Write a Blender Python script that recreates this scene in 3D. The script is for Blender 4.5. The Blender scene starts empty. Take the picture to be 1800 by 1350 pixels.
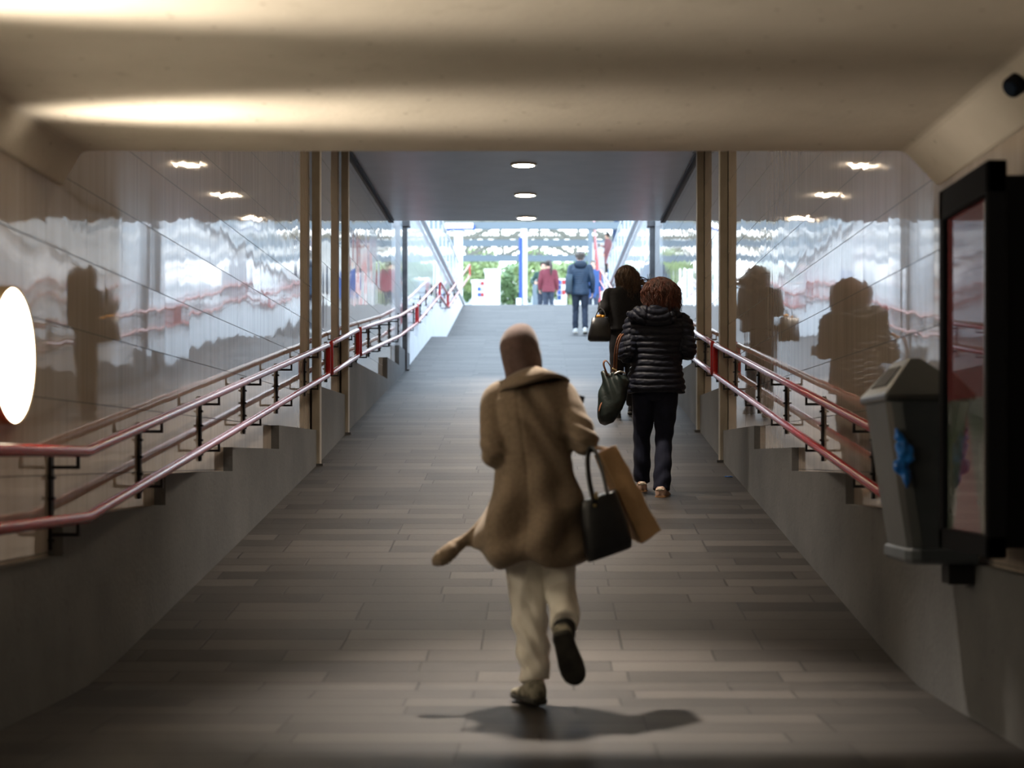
import bpy, math, random
import numpy as np
from mathutils import Vector, Matrix, noise as mnoise

random.seed(7)
SC = bpy.context.scene
COL = SC.collection

# ------------------------------------------------------------------ camera, world, exposure
F, CX, CY, CAMZ = 2900.0, 948.0, 806.0, 1.0      # focal length and vanishing point of the level passage, in 1800x1350 pixels
cam_data = bpy.data.cameras.new('camera')
cam_data.sensor_width = 36.0
cam_data.lens = F * 36.0 / 1800.0
cam_data.shift_x = -(CX - 900.0) / 1800.0
cam_data.shift_y = (CY - 675.0) / 1800.0
cam_data.clip_start = 0.05
cam_data.clip_end = 600.0
cam_data.dof.use_dof = True
cam_data.dof.focus_distance = 13.0
cam_data.dof.aperture_fstop = 2.2
cam = bpy.data.objects.new('camera', cam_data)
COL.objects.link(cam)
cam.location = (0, 0, CAMZ)
cam.rotation_euler = (math.pi / 2, 0, 0)
SC.camera = cam

SC.view_settings.view_transform = 'Standard'
SC.view_settings.look = 'None'
SC.view_settings.exposure = 0.18
SC.view_settings.gamma = 1.0
SC.view_settings.use_curve_mapping = False

SKY = 4.8
w = bpy.data.worlds.new('overcast_sky')
SC.world = w
w.use_nodes = True
wn = w.node_tree.nodes
wl = w.node_tree.links
wn.clear()
wo = wn.new('ShaderNodeOutputWorld')
bg = wn.new('ShaderNodeBackground')
wtc = wn.new('ShaderNodeTexCoord')
wsx = wn.new('ShaderNodeSeparateXYZ')
wr = wn.new('ShaderNodeValToRGB')
wr.color_ramp.elements[0].position = 0.0
wr.color_ramp.elements[0].color = (0.88, 0.95, 1.0, 1)
wr.color_ramp.elements[1].position = 0.8
wr.color_ramp.elements[1].color = (0.58, 0.78, 1.0, 1)
wl.new(wtc.outputs['Generated'], wsx.inputs[0])
wl.new(wsx.outputs['Z'], wr.inputs[0])
wl.new(wr.outputs[0], bg.inputs['Color'])
bg.inputs['Strength'].default_value = SKY
wl.new(bg.outputs[0], wo.inputs[0])

LAMP = 80.0       # radiance of the round ceiling lenses
SPOT = 950.0       # watts of each downlight's beam
UPLIGHT = 170.0   # watts of the upward beam of each wall lamp
LAMPCOL = (1.0, 0.87, 0.73)
DISC = 11.0       # radiance of the round wall lamp


def at(px, py, D):
    return Vector(((px - CX) * D / F, D, CAMZ - (py - CY) * D / F))


# ------------------------------------------------------------------ mesh helpers
class MB:
    """collects shapes, links them as one mesh"""
    def __init__(self):
        self.v, self.f = [], []

    def add(self, vs, fs):
        n = len(self.v)
        self.v += [tuple(p) for p in vs]
        self.f += [tuple(i + n for i in q) for q in fs]
        return self

    def box(self, x0, x1, y0, y1, z0, z1):
        vs = [(x0, y0, z0), (x1, y0, z0), (x1, y1, z0), (x0, y1, z0), (x0, y0, z1), (x1, y0, z1), (x1, y1, z1), (x0, y1, z1)]
        return self.add(vs, [(0, 3, 2, 1), (4, 5, 6, 7), (0, 1, 5, 4), (1, 2, 6, 5), (2, 3, 7, 6), (3, 0, 4, 7)])

    def hexa(self, p):
        """8 points: bottom ring then top ring"""
        return self.add(p, [(0, 3, 2, 1), (4, 5, 6, 7), (0, 1, 5, 4), (1, 2, 6, 5), (2, 3, 7, 6), (3, 0, 4, 7)])

    def bar(self, a, b, w, h=None, up=(0, 0, 1)):
        h = h or w
        a, b = Vector(a), Vector(b)
        d = (b - a).normalized()
        u = Vector(up)
        if abs(d.dot(u)) > 0.95:
            u = Vector((0, 1, 0))
        s = d.cross(u).normalized()
        u = s.cross(d).normalized()
        r = [(-1, -1), (1, -1), (1, 1), (-1, 1)]
        return self.hexa([a + s * (i * w / 2) + u * (j * h / 2) for i, j in r] + [b + s * (i * w / 2) + u * (j * h / 2) for i, j in r])

    def prism(self, poly, axis, a0, a1):
        """poly of 2-D points extruded along axis ('x','y','z')"""
        n = len(poly)

        def pt(p, a):
            return {'x': (a, p[0], p[1]), 'y': (p[0], a, p[1]), 'z': (p[0], p[1], a)}[axis]
        vs = [pt(p, a0) for p in poly] + [pt(p, a1) for p in poly]
        fs = [tuple(range(n - 1, -1, -1)), tuple(range(n, 2 * n))] + [(i, (i + 1) % n, n + (i + 1) % n, n + i) for i in range(n)]
        return self.add(vs, fs)

    def rings(self, rs, cap=True, closed=False):
        n = len(rs[0])
        vs, fs = [], []
        for r in rs:
            vs += [tuple(p) for p in r]
        m = len(rs)
        for k in range(m if closed else m - 1):
            a, b = k * n, ((k + 1) % m) * n
            for i in range(n):
                j = (i + 1) % n
                fs.append((a + i, a + j, b + j, b + i))
        if cap and not closed:
            c0 = sum((Vector(p) for p in rs[0]), Vector()) / n
            c1 = sum((Vector(p) for p in rs[-1]), Vector()) / n
            vs += [tuple(c0), tuple(c1)]
            q0, q1 = len(vs) - 2, len(vs) - 1
            for i in range(n):
                j = (i + 1) % n
                fs.append((q0, j, i))
                fs.append((q1, (m - 1) * n + i, (m - 1) * n + j))
        return self.add(vs, fs)

    def tube(self, pts, rad, seg=12, sub=6, round_cap=True, smooth=True, flat=1.0):
        """tube along points; rad a number or one per point"""
        P = [Vector(p) for p in pts]
        R = list(rad) if hasattr(rad, '__len__') else [rad] * len(P)
        if smooth and len(P) > 2:
            P, R = catmull(P, R, sub)
        T = []
        for i in range(len(P)):
            a, b = P[max(i - 1, 0)], P[min(i + 1, len(P) - 1)]
            T.append((b - a).normalized())
        u = T[0].orthogonal().normalized()
        if abs(T[0].z) < 0.9:
            u = T[0].cross(Vector((0, 0, 1))).normalized()
        rs = []
        fr = []
        for i in range(len(P)):
            u = (u - T[i] * u.dot(T[i])).normalized()
            fr.append((P[i], T[i], u.copy(), T[i].cross(u).normalized(), R[i]))

        def ring(c, u_, v_, r):
            return [c + u_ * (r * math.cos(2 * math.pi * k / seg)) + v_ * (r * flat * math.sin(2 * math.pi * k / seg)) for k in range(seg)]
        if round_cap:
            c, t, u_, v_, r = fr[0]
            for a in (80, 50, 25):
                a = math.radians(a)
                rs.append(ring(c - t * (r * math.sin(a)), u_, v_, r * math.cos(a)))
        for c, t, u_, v_, r in fr:
            rs.append(ring(c, u_, v_, r))
        if round_cap:
            c, t, u_, v_, r = fr[-1]
            for a in (25, 50, 80):
                a = math.radians(a)
                rs.append(ring(c + t * (r * math.sin(a)), u_, v_, r * math.cos(a)))
        return self.rings(rs)

    def ell(self, c, rx, ry, rz, rot=None, seg=20, st=12):
        c = Vector(c)
        rs = []
        for i in range(1, st):
            a = math.pi * i / st - math.pi / 2
            ring = []
            for k in range(seg):
                b = 2 * math.pi * k / seg
                p = Vector((rx * math.cos(a) * math.cos(b), ry * math.cos(a) * math.sin(b), rz * math.sin(a)))
                if rot is not None:
                    p = rot @ p
                ring.append(c + p)
            rs.append(ring)
        return self.rings(rs)

    def loft(self, secs, seg=28, ex=2.0, sub=4):
        """secs: (x, y, z, rx, ry) of level rings, smoothed"""
        P = [Vector((s[0], s[1], s[2])) for s in secs]
        R = [Vector((s[3], s[4], 0)) for s in secs]
        if sub > 1 and len(P) > 2:
            P2, R2 = catmull(P, R, sub)
        else:
            P2, R2 = P, R
        rs = []
        for c, r in zip(P2, R2):
            ring = []
            for k in range(seg):
                b = 2 * math.pi * k / seg
                cb, sb = math.cos(b), math.sin(b)
                ring.append(c + Vector((r[0] * math.copysign(abs(cb) ** (2 / ex), cb), r[1] * math.copysign(abs(sb) ** (2 / ex), sb), 0)))
            rs.append(ring)
        return self.rings(rs)

    def disc(self, c, n, r, seg=40, h=0.01):
        """short cylinder with its front face at c, facing n"""
        n = Vector(n).normalized()
        u = n.orthogonal().normalized()
        v = n.cross(u)
        c = Vector(c)
        ring = lambda o: [c + n * o + u * (r * math.cos(2 * math.pi * k / seg)) + v * (r * math.sin(2 * math.pi * k / seg)) for k in range(seg)]
        return self.rings([ring(-h), ring(0)])

    def xform(self, M):
        self.v = [tuple(M @ Vector(p)) for p in self.v]
        return self

    def mesh(self, name):
        me = bpy.data.meshes.new(name)
        me.from_pydata(self.v, [], self.f)
        me.update()
        return me


def catmull(P, R, sub):
    out, ro = [], []
    n = len(P)
    for i in range(n - 1):
        p0, p1, p2, p3 = P[max(i - 1, 0)], P[i], P[i + 1], P[min(i + 2, n - 1)]
        r0, r1, r2, r3 = R[max(i - 1, 0)], R[i], R[i + 1], R[min(i + 2, n - 1)]
        for k in range(sub):
            t = k / sub
            cm = lambda a, b, c, d: ((b * 2) + (c - a) * t + (a * 2 - b * 5 + c * 4 - d) * (t * t) + (b * 3 - a - c * 3 + d) * (t * t * t)) * 0.5
            out.append(cm(p0, p1, p2, p3))
            ro.append(cm(r0, r1, r2, r3))
    out.append(P[-1])
    ro.append(R[-1])
    return out, ro


def obj(name, mb, mat, parent=None, smooth=False, bevel=0.0, label=None):
    """links a collected shape (or a finished mesh) as one object; coordinates are world ones, taken back by the parent's location"""
    me = mb if isinstance(mb, bpy.types.Mesh) else mb.mesh(name)
    o = bpy.data.objects.new(name, me)
    COL.objects.link(o)
    if mat is not None:
        me.materials.append(mat)
    if smooth:
        me.polygons.foreach_set('use_smooth', [True] * len(me.polygons))
    if parent is not None:
        o.parent = parent
        off = Vector(parent.location)
        q = parent.parent
        while q is not None:
            off += Vector(q.location)
            q = q.parent
        if off.length > 0:
            me.transform(Matrix.Translation(-off))
    if bevel:
        m = o.modifiers.new('bevel', 'BEVEL')
        m.width = bevel
        m.segments = 2
        m.limit_method = 'ANGLE'
        m.angle_limit = math.radians(40)
    if label:
        o['label'] = label
    return o


def tag(o, label=None, cat=None, group=None, kind=None):
    if label:
        o['label'] = label
    if cat:
        o['category'] = cat
    if group:
        o['group'] = group
    if kind:
        o['kind'] = kind
    return o


def thing(name, loc, label, cat, group=None):
    o = bpy.data.objects.new(name, None)
    o.empty_display_size = 0.1
    COL.objects.link(o)
    o.location = loc
    return tag(o, label, cat, group)


def struct(name, mb, mat, label=None, smooth=False, bevel=0.0):
    return tag(obj(name, mb, mat, None, smooth, bevel), label, None, None, 'structure')


def copy_tree(o, parent=None):
    c = o.copy()
    COL.objects.link(c)
    c.parent = parent
    for ch in list(o.children):
        copy_tree(ch, c)
    return c


def bake(mb, voxel, iters=4, factor=0.5):
    """melts overlapping closed shapes into one continuous surface"""
    me = mb.mesh('tmp')
    o = bpy.data.objects.new('tmp', me)
    COL.objects.link(o)
    r = o.modifiers.new('r', 'REMESH')
    r.mode = 'VOXEL'
    r.voxel_size = voxel
    s = o.modifiers.new('s', 'SMOOTH')
    s.iterations = iters
    s.factor = factor
    dg = bpy.context.evaluated_depsgraph_get()
    new = bpy.data.meshes.new_from_object(o.evaluated_get(dg))
    bpy.data.objects.remove(o)
    bpy.data.meshes.remove(me)
    return new


def displace(me, fn):
    """fn(co array, normal array) -> new co array"""
    n = len(me.vertices)
    co = np.empty(n * 3)
    me.vertices.foreach_get('co', co)
    no = np.empty(n * 3)
    me.vertex_normals.foreach_get('vector', no)
    co = fn(co.reshape(-1, 3), no.reshape(-1, 3))
    me.vertices.foreach_set('co', co.ravel())
    me.update()
    return me


def vnoise(co, scale, seed=0.0):
    return np.array([mnoise.noise((p[0] * scale[0] + seed, p[1] * scale[1] + seed * 1.7, p[2] * scale[2] - seed)) for p in co])


# ------------------------------------------------------------------ materials
def newmat(name):
    m = bpy.data.materials.new(name)
    m.use_nodes = True
    nt = m.node_tree
    b = nt.nodes['Principled BSDF']
    return m, nt, nt.nodes, nt.links, b


def plain(name, col, rough=0.6, metal=0.0, ior=1.5, coat=0.0, spec=0.5, sheen=0.0):
    m, nt, N, L, b = newmat(name)
    b.inputs['Base Color'].default_value = (*col, 1)
    b.inputs['Roughness'].default_value = rough
    b.inputs['Metallic'].default_value = metal
    b.inputs['IOR'].default_value = ior
    b.inputs['Coat Weight'].default_value = coat
    b.inputs['Specular IOR Level'].default_value = spec
    b.inputs['Sheen Weight'].default_value = sheen
    return m


def noisy(name, c1, c2, scale=8.0, rough=0.7, bump=0.0, bscale=60.0, metal=0.0, coat=0.0, detail=4.0, stretch=(1, 1, 1), sheen=0.0, spec=0.5, lo=0.35, hi=0.65):
    """two colours mixed by noise, with a fine bump"""
    m, nt, N, L, b = newmat(name)
    tc = N.new('ShaderNodeTexCoord')
    mp = N.new('ShaderNodeMapping')
    mp.inputs['Scale'].default_value = stretch
    L.new(tc.outputs['Object'], mp.inputs[0])
    nz = N.new('ShaderNodeTexNoise')
    nz.inputs['Scale'].default_value = scale
    nz.inputs['Detail'].default_value = detail
    L.new(mp.outputs[0], nz.inputs['Vector'])
    rp = N.new('ShaderNodeValToRGB')
    rp.color_ramp.elements[0].position = lo
    rp.color_ramp.elements[0].color = (*c1, 1)
    rp.color_ramp.elements[1].position = hi
    rp.color_ramp.elements[1].color = (*c2, 1)
    L.new(nz.outputs['Fac'], rp.inputs[0])
    L.new(rp.outputs[0], b.inputs['Base Color'])
    b.inputs['Roughness'].default_value = rough
    b.inputs['Metallic'].default_value = metal
    b.inputs['Coat Weight'].default_value = coat
    b.inputs['Specular IOR Level'].default_value = spec
    b.inputs['Sheen Weight'].default_value = sheen
    if bump:
        n2 = N.new('ShaderNodeTexNoise')
        n2.inputs['Scale'].default_value = bscale
        n2.inputs['Detail'].default_value = 3
        L.new(mp.outputs[0], n2.inputs['Vector'])
        bp = N.new('ShaderNodeBump')
        bp.inputs['Strength'].default_value = 1.0
        bp.inputs['Distance'].default_value = bump
        L.new(n2.outputs['Fac'], bp.inputs['Height'])
        L.new(bp.outputs[0], b.inputs['Normal'])
    return m


def emit(name, col, strength):
    m, nt, N, L, b = newmat(name)
    b.inputs['Base Color'].default_value = (0.8, 0.8, 0.8, 1)
    b.inputs['Emission Color'].default_value = (*col, 1)
    b.inputs['Emission Strength'].default_value = strength
    return m


def mathn(N, L, op, a, b_=None):
    n = N.new('ShaderNodeMath')
    n.operation = op
    for i, v in enumerate((a, b_)):
        if v is None:
            continue
        if isinstance(v, (int, float)):
            n.inputs[i].default_value = v
        else:
            L.new(v, n.inputs[i])
    return n.outputs[0]


def tile_material(name, ca, cb_, metal=0.3, ior=1.9):
    """glossy enamel wall panels: each panel leans a little and is not quite flat"""
    m, nt, N, L, b = newmat(name)
    tc = N.new('ShaderNodeTexCoord')
    sx = N.new('ShaderNodeSeparateXYZ')
    L.new(tc.outputs['Object'], sx.inputs[0])
    y, z = sx.outputs['Y'], sx.outputs['Z']
    cb = N.new('ShaderNodeCombineXYZ')
    L.new(y, cb.inputs[0])
    L.new(mathn(N, L, 'ADD', z, 10.24 - 0.29), cb.inputs[1])
    br = N.new('ShaderNodeTexBrick')
    br.offset = 0.5
    br.inputs['Color1'].default_value = (0, 0, 0, 1)
    br.inputs['Color2'].default_value = (1, 1, 1, 1)
    br.inputs['Mortar'].default_value = (0.5, 0.5, 0.5, 1)
    br.inputs['Scale'].default_value = 1.0
    br.inputs['Mortar Size'].default_value = 0.0022
    br.inputs['Mortar Smooth'].default_value = 0.1
    br.inputs['Brick Width'].default_value = 0.62
    br.inputs['Row Height'].default_value = 0.32
    L.new(cb.outputs[0], br.inputs['Vector'])
    sc = N.new('ShaderNodeSeparateColor')
    L.new(br.outputs['Color'], sc.inputs[0])
    r1 = sc.outputs[0]
    wn_ = N.new('ShaderNodeTexWhiteNoise')
    wn_.noise_dimensions = '1D'
    L.new(mathn(N, L, 'MULTIPLY', r1, 97.3), wn_.inputs['W'])
    r2 = wn_.outputs['Value']
    # each panel is bent into two strips that lean differently
    w2 = N.new('ShaderNodeTexWhiteNoise')
    w2.noise_dimensions = '2D'
    cw = N.new('ShaderNodeCombineXYZ')
    L.new(mathn(N, L, 'FLOOR', mathn(N, L, 'DIVIDE', y, 0.31)), cw.inputs[0])
    L.new(mathn(N, L, 'FLOOR', mathn(N, L, 'DIVIDE', mathn(N, L, 'SUBTRACT', z, 0.29), 0.32)), cw.inputs[1])
    L.new(cw.outputs[0], w2.inputs['Vector'])
    ws = N.new('ShaderNodeSeparateColor')
    L.new(w2.outputs['Color'], ws.inputs[0])
    # waviness: quick along the wall, slow upwards
    c2 = N.new('ShaderNodeCombineXYZ')
    L.new(mathn(N, L, 'MULTIPLY', y, 5.0), c2.inputs[0])
    L.new(mathn(N, L, 'MULTIPLY', z, 0.5), c2.inputs[1])
    L.new(mathn(N, L, 'MULTIPLY', r1, 9.0), c2.inputs[2])
    nz = N.new('ShaderNodeTexNoise')
    nz.inputs['Scale'].default_value = 1.0
    nz.inputs['Detail'].default_value = 1.5
    L.new(c2.outputs[0], nz.inputs['Vector'])
    ns = N.new('ShaderNodeSeparateColor')
    L.new(nz.outputs['Color'], ns.inputs[0])
    a = mathn(N, L, 'ADD', mathn(N, L, 'MULTIPLY', mathn(N, L, 'SUBTRACT', ws.outputs[0], 0.5), 0.004), mathn(N, L, 'MULTIPLY', mathn(N, L, 'SUBTRACT', ns.outputs[0], 0.5), 0.010))
    c = mathn(N, L, 'ADD', mathn(N, L, 'MULTIPLY', mathn(N, L, 'SUBTRACT', ws.outputs[1], 0.5), 0.008), mathn(N, L, 'MULTIPLY', mathn(N, L, 'SUBTRACT', ns.outputs[1], 0.5), 0.024))
    off = N.new('ShaderNodeCombineXYZ')
    L.new(a, off.inputs[1])
    L.new(c, off.inputs[2])
    ge = N.new('ShaderNodeNewGeometry')
    va = N.new('ShaderNodeVectorMath')
    va.operation = 'ADD'
    L.new(ge.outputs['Normal'], va.inputs[0])
    L.new(off.outputs[0], va.inputs[1])
    vn = N.new('ShaderNodeVectorMath')
    vn.operation = 'NORMALIZE'
    L.new(va.outputs[0], vn.inputs[0])
    L.new(vn.outputs[0], b.inputs['Normal'])
    # faint vertical streaks in the enamel, dark joints
    st = N.new('ShaderNodeTexNoise')
    st.inputs['Scale'].default_value = 1.0
    st.inputs['Detail'].default_value = 3
    c3 = N.new('ShaderNodeCombineXYZ')
    L.new(mathn(N, L, 'MULTIPLY', y, 14.0), c3.inputs[0])
    L.new(mathn(N, L, 'MULTIPLY', z, 0.8), c3.inputs[1])
    L.new(c3.outputs[0], st.inputs['Vector'])
    rp = N.new('ShaderNodeValToRGB')
    rp.color_ramp.elements[0].position = 0.3
    rp.color_ramp.elements[0].color = (*ca, 1)
    rp.color_ramp.elements[1].position = 0.7
    rp.color_ramp.elements[1].color = (*cb_, 1)
    L.new(st.outputs['Fac'], rp.inputs[0])
    mx = N.new('ShaderNodeMix')
    mx.data_type = 'RGBA'
    L.new(br.outputs['Fac'], mx.inputs['Factor'])
    L.new(rp.outputs[0], mx.inputs[6])
    mx.inputs[7].default_value = (0.03, 0.028, 0.026, 1)
    L.new(mx.outputs[2], b.inputs['Base Color'])
    ro = N.new('ShaderNodeMapRange')
    L.new(br.outputs['Fac'], ro.inputs['Value'])
    ro.inputs['To Min'].default_value = 0.035
    ro.inputs['To Max'].default_value = 0.7
    L.new(ro.outputs[0], b.inputs['Roughness'])
    b.inputs['IOR'].default_value = ior
    b.inputs['Metallic'].default_value = metal
    return m


def floor_material():
    m, nt, N, L, b = newmat('slate_floor_strips')
    tc = N.new('ShaderNodeTexCoord')
    sx = N.new('ShaderNodeSeparateXYZ')
    L.new(tc.outputs['Object'], sx.inputs[0])
    cb = N.new('ShaderNodeCombineXYZ')
    L.new(mathn(N, L, 'ADD', sx.outputs['X'], 20.0), cb.inputs[0])
    L.new(mathn(N, L, 'ADD', sx.outputs['Y'], 20.0), cb.inputs[1])
    br = N.new('ShaderNodeTexBrick')
    br.offset = 0.37
    br.offset_frequency = 3
    br.squash = 1.3
    br.squash_frequency = 4
    br.inputs['Color1'].default_value = (0, 0, 0, 1)
    br.inputs['Color2'].default_value = (1, 1, 1, 1)
    br.inputs['Mortar'].default_value = (0, 0, 0, 1)
    br.inputs['Scale'].default_value = 1.0
    br.inputs['Mortar Size'].default_value = 0.006
    br.inputs['Mortar Smooth'].default_value = 0.3
    br.inputs['Brick Width'].default_value = 0.68
    br.inputs['Row Height'].default_value = 0.215
    L.new(cb.outputs[0], br.inputs['Vector'])
    sc = N.new('ShaderNodeSeparateColor')
    L.new(br.outputs['Color'], sc.inputs[0])
    nz = N.new('ShaderNodeTexNoise')
    nz.inputs['Scale'].default_value = 2.2
    nz.inputs['Detail'].default_value = 6
    nz.inputs['Roughness'].default_value = 0.65
    L.new(tc.outputs['Object'], nz.inputs['Vector'])
    fac = mathn(N, L, 'ADD', mathn(N, L, 'MULTIPLY', sc.outputs[0], 0.55), mathn(N, L, 'MULTIPLY', nz.outputs['Fac'], 0.5))
    rp = N.new('ShaderNodeValToRGB')
    rp.color_ramp.elements[0].position = 0.2
    rp.color_ramp.elements[0].color = (0.016, 0.0142, 0.0138, 1)
    rp.color_ramp.elements[1].position = 0.85
    rp.color_ramp.elements[1].color = (0.052, 0.0462, 0.043, 1)
    L.new(fac, rp.inputs[0])
    mx = N.new('ShaderNodeMix')
    mx.data_type = 'RGBA'
    L.new(mathn(N, L, 'MULTIPLY', br.outputs['Fac'], 0.8), mx.inputs['Factor'])
    L.new(rp.outputs[0], mx.inputs[6])
    mx.inputs[7].default_value = (0.010, 0.009, 0.009, 1)
    L.new(mx.outputs[2], b.inputs['Base Color'])
    b.inputs['Roughness'].default_value = 0.58
    b.inputs['Specular IOR Level'].default_value = 0.3
    n2 = N.new('ShaderNodeTexNoise')
    n2.inputs['Scale'].default_value = 55
    n2.inputs['Detail'].default_value = 4
    L.new(tc.outputs['Object'], n2.inputs['Vector'])
    hh = mathn(N, L, 'ADD', mathn(N, L, 'MULTIPLY', n2.outputs['Fac'], 0.0012), mathn(N, L, 'ADD', mathn(N, L, 'MULTIPLY', br.outputs['Fac'], -0.003), mathn(N, L, 'MULTIPLY', sc.outputs[0], 0.0015)))
    bp = N.new('ShaderNodeBump')
    bp.inputs['Strength'].default_value = 0.8
    bp.inputs['Distance'].default_value = 1.0
    L.new(hh, bp.inputs['Height'])
    L.new(bp.outputs[0], b.inputs['Normal'])
    return m


def concrete_material(name, c1, c2, stain, stain_amt=0.7, base_dirt=False):
    m, nt, N, L, b = newmat(name)
    tc = N.new('ShaderNodeTexCoord')
    n1 = N.new('ShaderNodeTexNoise')
    n1.inputs['Scale'].default_value = 1.6
    n1.inputs['Detail'].default_value = 7
    n1.inputs['Roughness'].default_value = 0.6
    L.new(tc.outputs['Object'], n1.inputs['Vector'])
    rp = N.new('ShaderNodeValToRGB')
    rp.color_ramp.elements[0].position = 0.3
    rp.color_ramp.elements[0].color = (*c1, 1)
    rp.color_ramp.elements[1].position = 0.7
    rp.color_ramp.elements[1].color = (*c2, 1)
    L.new(n1.outputs['Fac'], rp.inputs[0])
    # dark spots and streaks
    mp = N.new('ShaderNodeMapping')
    mp.inputs['Scale'].default_value = (1, 7, 1.1) if base_dirt else (1, 1, 1)
    L.new(tc.outputs['Object'], mp.inputs[0])
    n2 = N.new('ShaderNodeTexNoise')
    n2.inputs['Scale'].default_value = 3.0
    n2.inputs['Detail'].default_value = 6
    n2.inputs['Roughness'].default_value = 0.75
    L.new(mp.outputs[0], n2.inputs['Vector'])
    r2 = N.new('ShaderNodeValToRGB')
    r2.color_ramp.elements[0].position = 0.60
    r2.color_ramp.elements[0].color = (0, 0, 0, 1)
    r2.color_ramp.elements[1].position = 0.78
    r2.color_ramp.elements[1].color = (stain_amt,) * 3 + (1,)
    L.new(n2.outputs['Fac'], r2.inputs[0])
    vo = N.new('ShaderNodeTexVoronoi')
    vo.inputs['Scale'].default_value = 9.0
    L.new(tc.outputs['Object'], vo.inputs['Vector'])
    r3 = N.new('ShaderNodeValToRGB')
    r3.color_ramp.elements[0].position = 0.05
    r3.color_ramp.elements[0].color = (0.6, 0.6, 0.6, 1)
    r3.color_ramp.elements[1].position = 0.11
    r3.color_ramp.elements[1].color = (0, 0, 0, 1)
    L.new(vo.outputs['Distance'], r3.inputs[0])
    mxx = mathn(N, L, 'MAXIMUM', r2.outputs[0], r3.outputs[0])
    mx = N.new('ShaderNodeMix')
    mx.data_type = 'RGBA'
    L.new(mxx, mx.inputs['Factor'])
    L.new(rp.outputs[0], mx.inputs[6])
    mx.inputs[7].default_value = (*stain, 1)
    L.new(mx.outputs[2], b.inputs['Base Color'])
    b.inputs['Roughness'].default_value = 0.82
    b.inputs['Specular IOR Level'].default_value = 0.3
    n4 = N.new('ShaderNodeTexNoise')
    n4.inputs['Scale'].default_value = 40
    n4.inputs['Detail'].default_value = 6
    L.new(tc.outputs['Object'], n4.inputs['Vector'])
    bp = N.new('ShaderNodeBump')
    bp.inputs['Strength'].default_value = 0.5
    bp.inputs['Distance'].default_value = 0.006
    L.new(n4.outputs['Fac'], bp.inputs['Height'])
    L.new(bp.outputs[0], b.inputs['Normal'])
    return m


M = {}
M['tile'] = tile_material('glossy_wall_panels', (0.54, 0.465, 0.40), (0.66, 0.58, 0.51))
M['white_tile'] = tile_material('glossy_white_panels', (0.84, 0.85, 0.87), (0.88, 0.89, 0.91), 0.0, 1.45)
M['floor'] = floor_material()
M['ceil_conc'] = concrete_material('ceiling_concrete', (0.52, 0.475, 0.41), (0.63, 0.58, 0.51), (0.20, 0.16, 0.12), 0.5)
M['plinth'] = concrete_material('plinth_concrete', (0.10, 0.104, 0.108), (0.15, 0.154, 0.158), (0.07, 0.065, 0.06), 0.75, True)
M['upper_ceil'] = noisy('ceiling_panels', (0.29, 0.285, 0.285), (0.33, 0.325, 0.325), 3, 0.32, 0, spec=0.5)
M['black'] = plain('black_paint', (0.012, 0.012, 0.014), 0.6, 0, 1.4)
M['post'] = noisy('painted_steel_post', (0.25, 0.225, 0.185), (0.33, 0.30, 0.25), 7, 0.5, 0.0006, 90, stretch=(1, 1, 0.5), lo=0.3, hi=0.55)
M['darkpost'] = noisy('dark_steel_post', (0.05, 0.05, 0.055), (0.09, 0.09, 0.095), 9, 0.45)
M['red'] = plain('red_rail_paint', (0.36, 0.014, 0.016), 0.22, 0.0, 1.42)
M['lens'] = emit('lamp_lens', (1.0, 0.80, 0.55), LAMP)
M['lampring'] = plain('lamp_ring', (0.7, 0.7, 0.68), 0.3)
M['disc'] = emit('wall_lamp_diffuser', (1.0, 0.85, 0.62), DISC)
M['brass'] = plain('lamp_rim', (0.55, 0.42, 0.25), 0.35, 0.7)
M['white'] = noisy('white_paint', (0.74, 0.76, 0.78), (0.82, 0.84, 0.86), 4, 0.45)
M['grey'] = plain('grey_paint', (0.36, 0.40, 0.44), 0.4)
M['pipe'] = plain('coping_pipe_paint', (0.46, 0.50, 0.53), 0.35)
M['ground'] = noisy('pale_paving', (0.42, 0.42, 0.41), (0.52, 0.52, 0.5), 2, 0.7)

# ------------------------------------------------------------------ the setting
XL, XR = -1.98, 1.66          # plinth faces
WL, WR = -2.04, 1.705         # panel walls
YB, ZB, YE, ZC = 7.05, 2.31, 22.76, 4.28      # end and height of the low ceiling, end and height of the raised one
GZ = 5.03                     # street level
PROFILE = [(-6, 0), (6.9, 0), (7.25, 0.005), (7.7, 0.045), (10.67, 0.42), (14.8, 0.955), (17.2, 1.30), (23.8, 2.21), (30.3, 3.24), (30.9, 3.28), (33.4, 3.29), (35.3, 3.612), (42.9, 5.0), (43.5, GZ)]


def fz(y):
    for (y0, z0), (y1, z1) in zip(PROFILE, PROFILE[1:]):
        if y0 <= y <= y1:
            return z0 + (z1 - z0) * (y - y0) / (y1 - y0)
    return GZ


mb = MB()
n = len(PROFILE)
mb.v = [(x, y, z) for y, z in PROFILE for x in (WL, WR)]
mb.f = [(2 * i, 2 * i + 1, 2 * i + 3, 2 * i + 2) for i in range(n - 1)]
struct('floor', mb, M['floor'], 'grey brown slate strip floor rising as a long pedestrian ramp')

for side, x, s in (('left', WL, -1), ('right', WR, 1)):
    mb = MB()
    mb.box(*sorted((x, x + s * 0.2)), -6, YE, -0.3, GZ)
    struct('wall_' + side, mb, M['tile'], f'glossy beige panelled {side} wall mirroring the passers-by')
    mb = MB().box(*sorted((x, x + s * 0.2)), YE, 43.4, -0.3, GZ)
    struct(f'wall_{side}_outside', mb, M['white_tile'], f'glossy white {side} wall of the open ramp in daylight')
mb = MB().box(-2.3, 1.95, -6.3, -6.0, -0.3, 2.6)  # added wall behind the camera, closing the passage so ambient light stays low
struct('wall_back_added', mb, M['plinth'], 'unseen wall added behind the viewpoint to keep the passage dark')

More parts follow.
